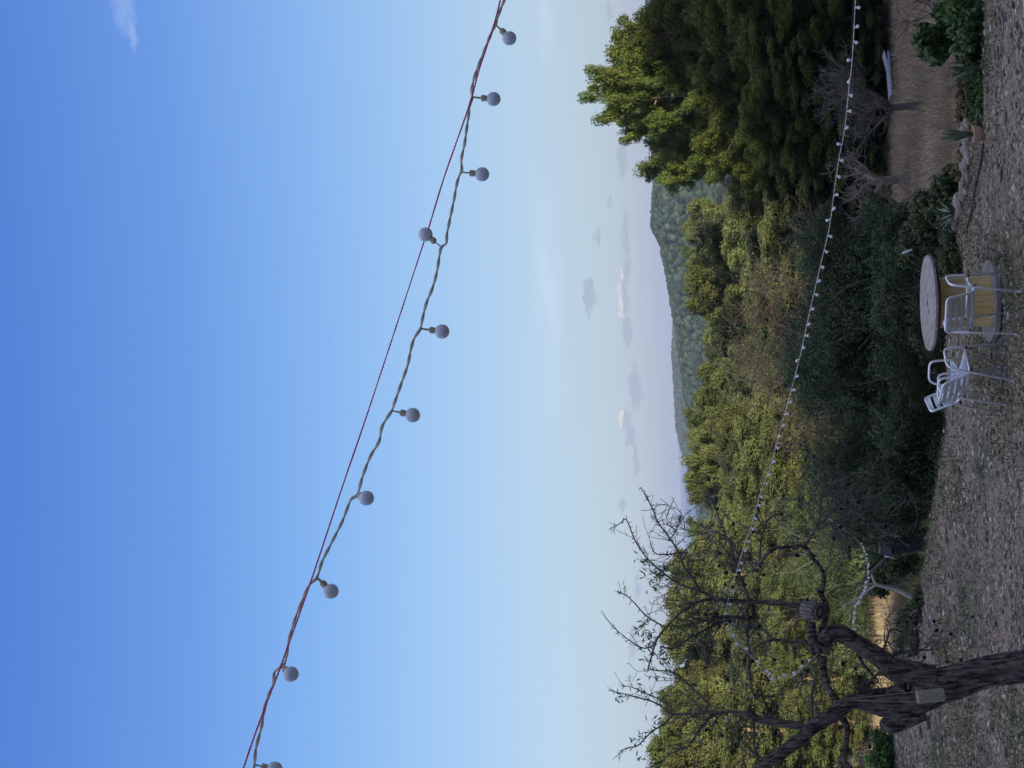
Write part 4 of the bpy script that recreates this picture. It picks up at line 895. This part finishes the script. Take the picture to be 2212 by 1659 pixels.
# ------------------------------------------------------------ loose stones, weeds, grass
def scatter_stones(n, xr, yr, size, seed, ok=None):
    import bmesh
    r = np.random.RandomState(seed); bm = bmesh.new(); bmesh.ops.create_icosphere(bm, subdivisions=1, radius=1); bv = np.array([v.co[:] for v in bm.verts]); bf = np.array([[v.index for v in f.verts] for f in bm.faces]); bm.free()
    X = r.uniform(*xr, n); Y = r.uniform(*yr, n); kp = (Y < edge(X) - .02)
    if ok is not None: kp &= ok(X, Y, r)
    X = X[kp]; Y = Y[kp]; n = len(X); s = size[0] + (size[1] - size[0]) * r.rand(n) ** 3.5
    sc_ = np.stack([r.uniform(.7, 1.4, n), r.uniform(.7, 1.4, n), r.uniform(.35, .75, n)], 1)
    V = bv[None] * (1 + r.uniform(-.22, .22, (n, 12 if len(bv) == 12 else len(bv), 1))) * (s[:, None] * sc_)[:, None, :]
    a = r.uniform(0, 6.28, n); ca, sa = np.cos(a)[:, None], np.sin(a)[:, None]
    V = np.stack([V[..., 0] * ca - V[..., 1] * sa, V[..., 0] * sa + V[..., 1] * ca, V[..., 2]], -1) + np.stack([X, Y, height(X, Y) + s * .12], 1)[:, None, :]
    F = bf[None] + (np.arange(n) * len(bv))[:, None, None]
    return mesh_np('gravel', V.reshape(-1, 3), F.reshape(-1, 3), M['stone'], attrs=np.repeat(r.rand(n) ** 1.6, len(bv)))
def dens_ok(X, Y, r): return r.rand(len(X)) < .25 + .9 * vnoise(X, Y, .9, 12) * (.5 + vnoise(X, Y, 3, 13))
o = scatter_stones(38000, (-9, 4.5), (13.2, 26.5), (.008, .042), 3, dens_ok); tag(o, 'grey and beige gravel strewn over the yard', 'gravel', kind='stuff')

def litter(n, seed):
    r = np.random.RandomState(seed); X = r.uniform(-9, 4.5, n); Y = r.uniform(13.2, 26.5, n); kp = (Y < edge(X)) & (r.rand(n) < .2 + vnoise(X, Y, .7, 50)); X = X[kp]; Y = Y[kp]; n = len(X)
    P = np.stack([X, Y, height(X, Y) + .012], 1); D = r.normal(size=(n, 3)) * [1, 1, .35]; V, F = leaf_quads(P, D, .035 * r.uniform(.5, 1.8, n), .012 * r.uniform(.5, 1.5, n), r)
    return mesh_np('leaf_litter', V, F, M['litter'], attrs=np.repeat(r.rand(n), 4))
M['litter'] = mat('leaf_litter', (.09, .065, .045), .9, col2=(.34, .25, .17), scale=9, tint=.6)
tag(litter(45000, 77), 'dry brown leaves and bits of straw littering the gravel', 'leaf litter', kind='stuff')
def blades(name, n, xr, yr, L, W, mt, seed, ok=None, lean=.5, zmax=None):
    r = np.random.RandomState(seed); X = r.uniform(*xr, n); Y = r.uniform(*yr, n)
    kp = np.ones(n, bool) if ok is None else ok(X, Y, r); X = X[kp]; Y = Y[kp]; n = len(X)
    P = np.stack([X, Y, height(X, Y) - .01], 1); l = L * r.uniform(.5, 1.4, n)[:, None]
    D = np.concatenate([r.normal(size=(n, 2)) * lean, np.ones((n, 1))], 1); D /= np.linalg.norm(D, axis=1, keepdims=True)
    a = r.uniform(0, 6.28, n); S = np.stack([np.cos(a), np.sin(a), 0 * a], 1) * W * .5
    V = np.stack([P - S, P + S, P + D * l * .6 + S * .6, P + D * l], 1).reshape(-1, 3)
    return mesh_np(name, V, np.arange(4 * n).reshape(n, 4), M[mt], attrs=np.repeat(r.rand(n), 4))
def field_ok(X, Y, r): t = Y - edge(X); return (t > .4) & (X > .02 * Y - .2) & (r.rand(len(X)) < .35 + vnoise(X, Y, 1.1, 4))
o = blades('dry_grass', 90000, (0, 13), (16, 47), .24, .012, 'drygrass', 5, field_ok, .75); tag(o, 'dry grey brown grass covering the field beyond the yard', 'grass', kind='stuff')
def gold_ok(X, Y, r): t = Y - edge(X); return (t > 1.5) & (r.rand(len(X)) < .3 + 1.1 * vnoise(X, Y, 2.2, 6))
o = blades('golden_grass', 60000, (-16, -1.5), (24, 50), .34, .014, 'goldgrass', 6, gold_ok, .6); tag(o, 'golden dry grass on the slope behind the almond tree', 'grass', kind='stuff')
def weed_ok(X, Y, r): t = Y - edge(X); v = vnoise(X, Y, .8, 21) * .6 + vnoise(X, Y, 2.1, 22) * .6; return (t < .1) & (v > .50 + .16 * r.rand(len(X)))
o = blades('weeds', 130000, (-9, 4.5), (13.2, 26), .06, .015, 'greengrass', 7, weed_ok, 1.0); tag(o, 'low green weeds in patches over the gravel', 'weeds', kind='stuff')
def green_ok(X, Y, r): t = Y - edge(X); return (t > 0) & (t < 8) & (r.rand(len(X)) < 1.5 * vnoise(X, Y, .9, 31))
o = blades('green_grass', 50000, (-9, -1.0), (19, 31), .20, .016, 'greengrass', 8, green_ok, .6); tag(o, 'green grass and weeds just below the left gravel edge', 'grass', kind='stuff')

# ------------------------------------------------------------ plants along the right edge
def shrub(name, x, y, Y, lobes, n, L, W, mt, seed, label, group=None, stem=None):
    if group and 'right edge' in group: lobes = [(a, b, c * 1.2, d * 1.25) for a, b, c, d in lobes]; n = int(n * 2.2)
    """lobes given in picture units around (x, y) on the ground line"""
    p = at(x, y, Y); zb = H(p[0], p[1]); root = empty(name, (p[0], p[1], zb)); lb = []; mb = MB(); q = random.Random(seed)
    for (lx, ly, rx, ry) in lobes:
        a = at(lx, ly, Y) - np.array(root.location); s = Y / FPX; lb.append((a[0], q.uniform(-.1, .1), max(a[2], rx * s * .5), ry * s, (rx + ry) / 2 * s, rx * s))
        for _ in range(3): mb.tube(smooth_path([(q.uniform(-.05, .05), q.uniform(-.05, .05), 0), (a[0] * .4 + q.uniform(-.05, .05), 0, lb[-1][2] * .6), (a[0] + q.uniform(-.3, .3) * ry * s, lb[-1][1], lb[-1][2] + q.uniform(-.2, .6) * rx * s)], 3), [.010] * 6 + [.005], 5)
    mb.build('stems', M['greybark'], root); leafy('foliage', lb, n, L, W, mt, seed, root, .35, .4)
    tag(root, label, 'plant', group); return root
gE = 'plants along the right edge of the yard'
shrub('leafy_shrub', 2085, 95, 16.6, [(2010, 90, 24, 30), (2030, 110, 22, 24), (1995, 100, 18, 20), (2045, 70, 20, 24)], 1500, .11, .055, 'broad', 61, 'bright green broad leaved shrub standing tallest at the edge of the field', gE)
shrub('leafy_shrub', 2112, 40, 15.9, [(2095, 20, 26, 42), (2085, 70, 28, 40), (2060, 10, 26, 26)], 2600, .08, .035, 'broad', 62, 'dense green hedge plant in the corner of the gravel by the frame edge', gE)
shrub('leafy_shrub', 2115, 120, 16.2, [(2105, 110, 20, 30), (2090, 140, 22, 24), (2110, 165, 16, 26)], 2000, .06, .025, 'weed', 63, 'dark low plant spilling on the gravel below the tall shrub', gE)
shrub('leafy_shrub', 2110, 215, 16.6, [(2104, 190, 15, 28), (2102, 235, 15, 28)], 1700, .05, .025, 'weed', 64, 'low green trailing plant right of the potted agave', gE)
shrub('leafy_shrub', 2095, 165, 17.2, [(2075, 150, 16, 24), (2078, 195, 14, 26)], 1000, .06, .028, 'dryleaf', 65, 'withered brown plant behind the low green trailing one', gE)
shrub('leafy_shrub', 2095, 345, 17.6, [(2082, 335, 12, 22), (2075, 365, 16, 18)], 900, .055, .025, 'dryleaf', 66, 'withered weeds left of the potted agave beside the hose', gE)
shrub('leafy_shrub', 2080, 400, 18.2, [(2045, 395, 24, 26), (2030, 425, 24, 24), (2068, 385, 16, 22)], 1900, .07, .03, 'weed', 67, 'brownish green bush between the potted agave and the dark bush', gE)
shrub('leafy_shrub', 2075, 500, 18.6, [(2010, 480, 34, 34), (1985, 520, 32, 34), (2000, 440, 22, 24), (2035, 530, 30, 36), (1960, 545, 18, 22)], 5200, .07, .026, 'weed', 68, 'large dark green bush right of the cable drum table', gE)
shrub('leafy_shrub', 2090, 480, 17.9, [(2070, 480, 24, 30), (2060, 510, 24, 26)], 2200, .085, .022, 'olive', 69, 'bluish green feathery bush in front of the large dark bush', gE)
shrub('leafy_shrub', 2095, 555, 17.6, [(2070, 560, 26, 26), (2080, 590, 18, 22)], 1600, .06, .025, 'weed', 70, 'thin green weeds just right of the drum table', gE)
shrub('leafy_shrub', 2128, 190, 16.0, [(2118, 175, 10, 26), (2118, 215, 10, 26), (2116, 245, 10, 20)], 1500, .045, .022, 'broad', 92, 'strip of low green leaves along the gravel right of the potted agave', gE)
shrub('leafy_shrub', 2090, 250, 17.6, [(2080, 240, 12, 26), (2084, 275, 10, 20)], 700, .05, .022, 'dryleaf', 93, 'straw coloured weeds right behind the potted agave', gE)
shrub('leafy_shrub', 2060, 30, 16.6, [(2050, 40, 20, 36), (2075, 30, 20, 36)], 2000, .07, .03, 'weed', 94, 'dark leafy plant under the leaning sapling in the corner', gE)
gF = 'weeds along the left gravel edge'
shrub('leafy_shrub', 1945, 1625, 25.3, [(1905, 1600, 26, 26), (1900, 1640, 30, 28), (1920, 1670, 24, 24)], 3800, .085, .035, 'broad', 71, 'rounded green bush at the gravel edge left of the almond trunk', gF)
shrub('leafy_shrub', 2000, 1300, 21.6, [(1985, 1290, 18, 34), (1975, 1330, 20, 28)], 1500, .09, .03, 'weed', 72, 'green weeds at the gravel edge near the pale forked sapling', gF)
shrub('leafy_shrub', 1995, 1385, 22.2, [(1975, 1380, 18, 26), (1968, 1410, 16, 20)], 1300, .09, .03, 'weed', 73, 'green weeds at the gravel edge right of the almond trunk', gF)
shrub('leafy_shrub', 1985, 1225, 23.0, [(1960, 1222, 34, 28), (1930, 1235, 26, 24)], 2400, .07, .028, 'weed', 74, 'dull green shrub left of the dark charred post', gF)
shrub('leafy_shrub', 1990, 1120, 23.6, [(1965, 1120, 26, 24), (1930, 1110, 24, 20)], 1600, .07, .028, 'dryleaf', 75, 'reddish brown shrub between the olives and the dark charred post', gF)
shrub('leafy_shrub', 1900, 1445, 30.0, [(1880, 1450, 20, 26), (1870, 1420, 18, 22)], 1000, .10, .04, 'weed', 76, 'scrubby green bush seen in the fork of the almond tree', gF)

gS = 'scrub on the slope beyond the left gravel edge'
for i, (x, y, Y, w_, mt_, lb) in enumerate([(1905, 1215, 29, 32, 'weed', 'dark green scrub right under the crowded string of bulbs'), (1895, 1262, 29, 24, 'weed', 'small scrub bush beside the golden grass under the string of bulbs'), (1958, 1335, 26, 20, 'weed', 'low scrub in front of the golden grass'), (1962, 1390, 26, 20, 'weed', 'low scrub in front of the golden grass next to the almond limb'),
        (1925, 1205, 31, 30, 'weed', 'dark scrub bush on the slope behind the charred post'), (1935, 1245, 30, 30, 'weed', 'dark scrub bush on the slope behind the pale forked sapling'), 
        (1905, 1105, 32, 30, 'dryleaf', 'russet dry bush on the slope beside the olive trees'), (1890, 1145, 34, 28, 'dryleaf', 'russet dry bush behind the top of the charred post'), 
        (1860, 1210, 36, 30, 'weed', 'far scrub bush just above the charred post'), (1830, 1420, 40, 34, 'weed', 'scrub seen between the almond limbs')]):
    shrub('scrub_bush', x + w_, y, Y, [(x, y, w_, w_ * 1.1), (x + w_ * .5, y - w_ * .7, w_ * .6, w_ * .7), (x + w_ * .6, y + w_ * .7, w_ * .6, w_ * .7)], 2200, .10, .04, mt_, 100 + i, lb, gS)

def agave(x, y, Y, n, L, W, seed, label, upr=.9, potted=False):
    p = at(x, y, Y); zb = H(p[0], p[1]); root = empty('agave', (p[0], p[1], zb)); q = random.Random(seed)
    z0 = .1 if potted else 0
    for k_ in range(n):
        a = k_ * 2.4 + q.uniform(-.2, .2); e = q.uniform(.35, 1.0) * (1 - upr) * 2.2; l = L * q.uniform(.75, 1.1); V = []; F = []
        for j in range(6):
            t = j / 5; out = l * t * math.sin(e) * (1 + .25 * t); z = z0 + l * t * math.cos(e) * (1 - .12 * t * t); ww = W * (1 - t ** 2.2) * .5 + .001
            cx, cy = math.cos(a) * out, math.sin(a) * out; sx, sy = -math.sin(a) * ww, math.cos(a) * ww
            V += [(cx - sx, cy - sy, z + .006), (cx, cy, z - .006), (cx + sx, cy + sy, z + .006)]
        for j in range(5):
            b = j * 3; F += [(b, b + 1, b + 4, b + 3), (b + 1, b + 2, b + 5, b + 4)]
        MB().add(V, F).build('blade', M['agave'], root, smooth=True)
    if potted: MB().lathe([(.06, 0), (.085, .05), (.095, .12), (.08, .125), (.07, .10)], 9).build('pot', mat('pale_clay', (.42, .27, .18), .9, col2=(.5, .36, .26), scale=8), root)
    tag(root, label, 'plant'); return root
agave(2124, 288, 16.0, 16, .40, .055, 81, 'striped agave growing upright from a pale clay pot', .88, True)
agave(2068, 462, 17.6, 12, .30, .04, 82, 'small bluish agave rosette beside the black hose', .62)
agave(2088, 150, 16.0, 5, .50, .05, 83, 'long leaved agave leaning out of the edge hedge', .72)

# low dry stone edging
q = random.Random(4); p0 = gp(2092, 380); es = empty('dry_stone_edging', (p0[0], p0[1], 0))
for k_ in range(38):
    yy = 255 + k_ * 7.7; x = 2092 + 5 * math.sin(k_ * 1.3) - max(0, (k_ - 18)) * 1.8; p = gp(x, yy); p[1] += .15 + q.uniform(-.06, .06)
    zc = H(p[0], p[1]) if p[1] < edge(p[0]) else -.02
    sz = Vector((q.uniform(.04, .10), q.uniform(.04, .09), q.uniform(.03, .06)))
    b = MB(); b.lathe([(.5, -1), (.95, -.6), (1.0, .3), (.75, .85), (.3, 1.0)], 8); rot = Matrix.Rotation(q.uniform(0, 6), 3, 'Z') @ Matrix.Rotation(q.uniform(-.3, .3), 3, 'X')
    mb = MB(); mb.add([rot @ Vector((v[0] * sz.x * q.uniform(.8, 1.15), v[1] * sz.y * q.uniform(.8, 1.15), v[2] * sz.z * q.uniform(.85, 1.1))) + Vector((p[0] - p0[0], p[1] - p0[1], zc + sz.z * .5)) for v in b.V], b.F)
    mb.build('stone', M['wallstone'], es)
tag(es, 'row of rough stones edging the gravel above the dry field', 'stone edging')
# larger loose stones
def rock(x, y, s, seed, label, group=None):
    import bmesh
    p = gp(x, y); q = np.random.RandomState(seed); bm = bmesh.new(); bmesh.ops.create_icosphere(bm, subdivisions=2, radius=1)
    n = q.normal(size=(6, 3))
    for v in bm.verts:
        c_ = np.array(v.co[:]); f = 1 + .12 * math.sin(c_ @ n[0] * 3) + .1 * math.sin(c_ @ n[1] * 4 + 1); v.co = Vector(c_ * f * np.array([s, s * .8, s * .5]))
    me = bpy.data.meshes.new('rock'); bm.to_mesh(me); bm.free(); me.materials.append(M['wallstone']); o = bpy.data.objects.new('rock', me); C.objects.link(o)
    o.location = (p[0], p[1], H(p[0], p[1]) + s * .2); o.rotation_euler.z = q.rand() * 6; tag(o, label, 'stone', group)
gR = 'larger stones lying on the gravel'
for i, (x, y, s) in enumerate([(2160, 372, .10), (2172, 255, .09), (2182, 130, .05), (2186, 70, .05), (2185, 228, .05), (2160, 20, .04)]):
    rock(x, y, s, i, ['flat beige stone left of the potted agave', 'flat pale stone lying right of the potted agave near the frame edge', 'small pale stone at the far right of the gravel', 'small pale stone next to the teal slab', 'pale stone beside the flat pale one', 'tiny pale stone in the corner of the gravel'][i], gR)
for i, (x, y, s) in enumerate([(1992, 1380 + 200, .10), (2010, 1560, .11), (1970, 1600, .08), (1982, 1632, .08), (2030, 1545, .05), (1950, 1640, .07)]):
    rock(x, y, s, 20 + i, ['second largest grey stone left of the almond trunk', 'largest rough grey stone left of the almond trunk', 'grey stone in front of the rounded green bush', 'grey stone at the frame edge beside the rounded green bush', 'smallest grey stone nearest the almond trunk on its left', 'grey stone pressed against the rounded green bush'][i], 'grey stones left of the almond trunk')

# hose, stake, post, lounger, teal slab
hp = [gp(2128, 312), gp(2122, 345), gp(2112, 385), gp(2104, 440), gp(2098, 476), gp(2090, 500)]
o = MB().tube([(p[0], p[1], H(p[0], p[1]) + .02 if p[1] < edge(p[0]) else .02) for p in smooth_path(hp, 5)], .012, 8).build('garden_hose', M['black'], smooth=True); tag(o, 'black hose lying along the gravel edge beside the potted agave', 'hose')
p = at(2055, 536, 17.9); st = empty('garden_stake', (p[0], p[1], H(p[0], p[1]))); q0 = np.array(st.location)
a = at(1968, 533, 17.9) - q0; MB().tube([(0, 0, 0), tuple(a)], .006, 6).build('rod', M['darkcord'], st)
b0 = at(1970, 539, 17.9) - q0; b1 = at(1949, 547, 17.9) - q0; MB().tube([tuple(b0), tuple((b0 + b1) / 2), tuple(b1)], [.010, .015, .012], 8).build('tag', M['white'], st)
tag(st, 'thin dark stake topped with a small white tag right of the drum table', 'stake')
p = at(2012, 1175, 21.4); zb = H(p[0], p[1]); ps = empty('charred_post', (p[0], p[1], zb)); s = 21.4 / FPX; hh = at(1900, 1175, 21.4)[2] - zb
mb = MB(); mb.tube([(0, 0, -.1), (.01, 0, hh * .35), (-.01, 0, hh * .7), (0, 0, hh)], [.115, .105, .12, .115], 14, rough=.06); mb.build('post', M['charred'], ps, smooth=True)
MB().box((-.06, -.09, hh * .93), (.055, .05, .085), Matrix.Rotation(R_(8), 3, 'Y')).build('box', mat('dull_box', (.09, .09, .11), .8), ps, bevel=.01)
MB().box((-.155, -.09, hh * .87), (.009, .045, .06), Matrix.Rotation(R_(10), 3, 'Y')).build('plate', M['white'], ps, bevel=.004)
tag(ps, 'dark charred post with a grey box and a white plate at the gravel edge', 'post')
# pale forked sapling
p = at(1968, 1290, 22.5); zb = H(p[0], p[1]); sp_ = empty('forked_sapling', (p[0], p[1], zb)); q0 = np.array(sp_.location)
for pts, r0 in (([(1990, 1292), (1967, 1288), (1950, 1279), (1925, 1270), (1905, 1266), (1890, 1258), (1884, 1240)], .046), ([(1990, 1292), (1958, 1281), (1938, 1273), (1915, 1268), (1893, 1264), (1886, 1268), (1868, 1280), (1850, 1296), (1820, 1310)], .036), ([(1890, 1262), (1870, 1262), (1850, 1275), (1830, 1285)], .012)):
    P = smooth_path([at(x, y, 22.5) - q0 for x, y in pts], 3); MB().tube(P, list(np.linspace(r0, r0 * .4, len(P))), 8, rough=.05).build('stem', M['palewood'], sp_, smooth=True)
tag(sp_, 'pale forked bare sapling under the crowded string of bulbs', 'tree')
# leaning dark sapling at the corner
p = at(2125, 6, 16.2); s2 = empty('leaning_sapling', (p[0], p[1], H(p[0], p[1]))); q0 = np.array(s2.location); mb = MB(); tp = []
P = [at(x, y, 16.2) - q0 for x, y in [(2125, 6), (2100, 12), (2070, 18), (2033, 23), (2018, 30)]]; mb.tube(P, [.014, .013, .011, .009, .006], 7)
for j in range(6): grow(mb, P[-1 - j % 2], (rnd.uniform(-1, 1), rnd.uniform(-.5, .5), rnd.uniform(0, 1)), .35, .005, 2, rnd, tp, .4, 4, .05, .003)
mb.build('stem', M['darkwood'], s2); leafy('leaves', [(P[-1][0], 0, P[-1][2], .1, .1, .08)], 60, .06, .03, 'broad', 91, s2)
tag(s2, 'thin dark sapling leaning over the hedge in the corner by the field', 'tree')
# lounger at the far side of the field
def hit(x, y):
    for Y in np.arange(14, 44.6, .25):
        p = at(x, y, Y)
        if p[2] <= H(p[0], p[1]): return p
    return p
p = hit(1912, 150); lg = empty('sun_lounger', (p[0], p[1], H(p[0], p[1])), R_(0)); s = 42 / FPX
lg.rotation_euler.z = R_(12); lg.scale = (.78, .78, .78)
for k_ in range(9): MB().box((-.55 + .0, -.26 + k_ * .065, .36), (.60, .028, .012)).build('slat', M['slatgrey'], lg)
rt = Matrix.Rotation(R_(-9), 3, 'Y')
for k_ in range(9): MB().box((.37, -.26 + k_ * .065, .42), (.32, .028, .012), rt).build('back_slat', M['slatgrey'], lg)
mb = MB(); mb.box((-.28, -.30, .33), (.90, .018, .035)); mb.build('side_rail', M['slatgrey'], lg); mb = MB(); mb.box((-.28, .30, .33), (.90, .018, .035)); mb.build('side_rail', M['slatgrey'], lg)
for x in (-1.05, .45):
    for y in (-.27, .27): MB().box((x, y, .15), (.025, .025, .17), Matrix.Rotation(R_(6), 3, 'Y')).build('leg', M['slatgrey'], lg)
tag(lg, 'pale grey slatted sun lounger in the shade under the tall pines', 'sun lounger')
# teal slab edge in the corner of the frame
p = gp(2208, -20, .42); ts = empty('teal_bench', (p[0] + .1, p[1] - .17, 0))
MB().box((0, 0, .40), (.62, .17, .02)).build('seat', M['teal'], ts, bevel=.008)
for k_ in (-.4, .4): MB().box((k_, 0, .19), (.03, .14, .19)).build('leg', M['teal'], ts)
tag(ts, 'teal painted bench just showing at the corner of the frame', 'bench')

# ------------------------------------------------------------ haze
HAZE = True
if HAZE:
    hz = MB().box((0, 5900, -5), (9500, 6300, 60)).build('haze', bpy.data.materials.new('haze_air')); hz['kind'] = 'stuff'
    t = hz.data.materials[0]; t.use_nodes = True; t = t.node_tree; t.nodes.clear(); pv = t.nodes.new('ShaderNodeVolumePrincipled'); pv.inputs['Density'].default_value = .00016
    pv.inputs['Color'].default_value = (.62, .73, .93, 1); pv.inputs['Anisotropy'].default_value = .1
    om = t.nodes.new('ShaderNodeOutputMaterial'); t.links.new(pv.outputs[0], om.inputs['Volume'])
    hz.display_type = 'WIRE'
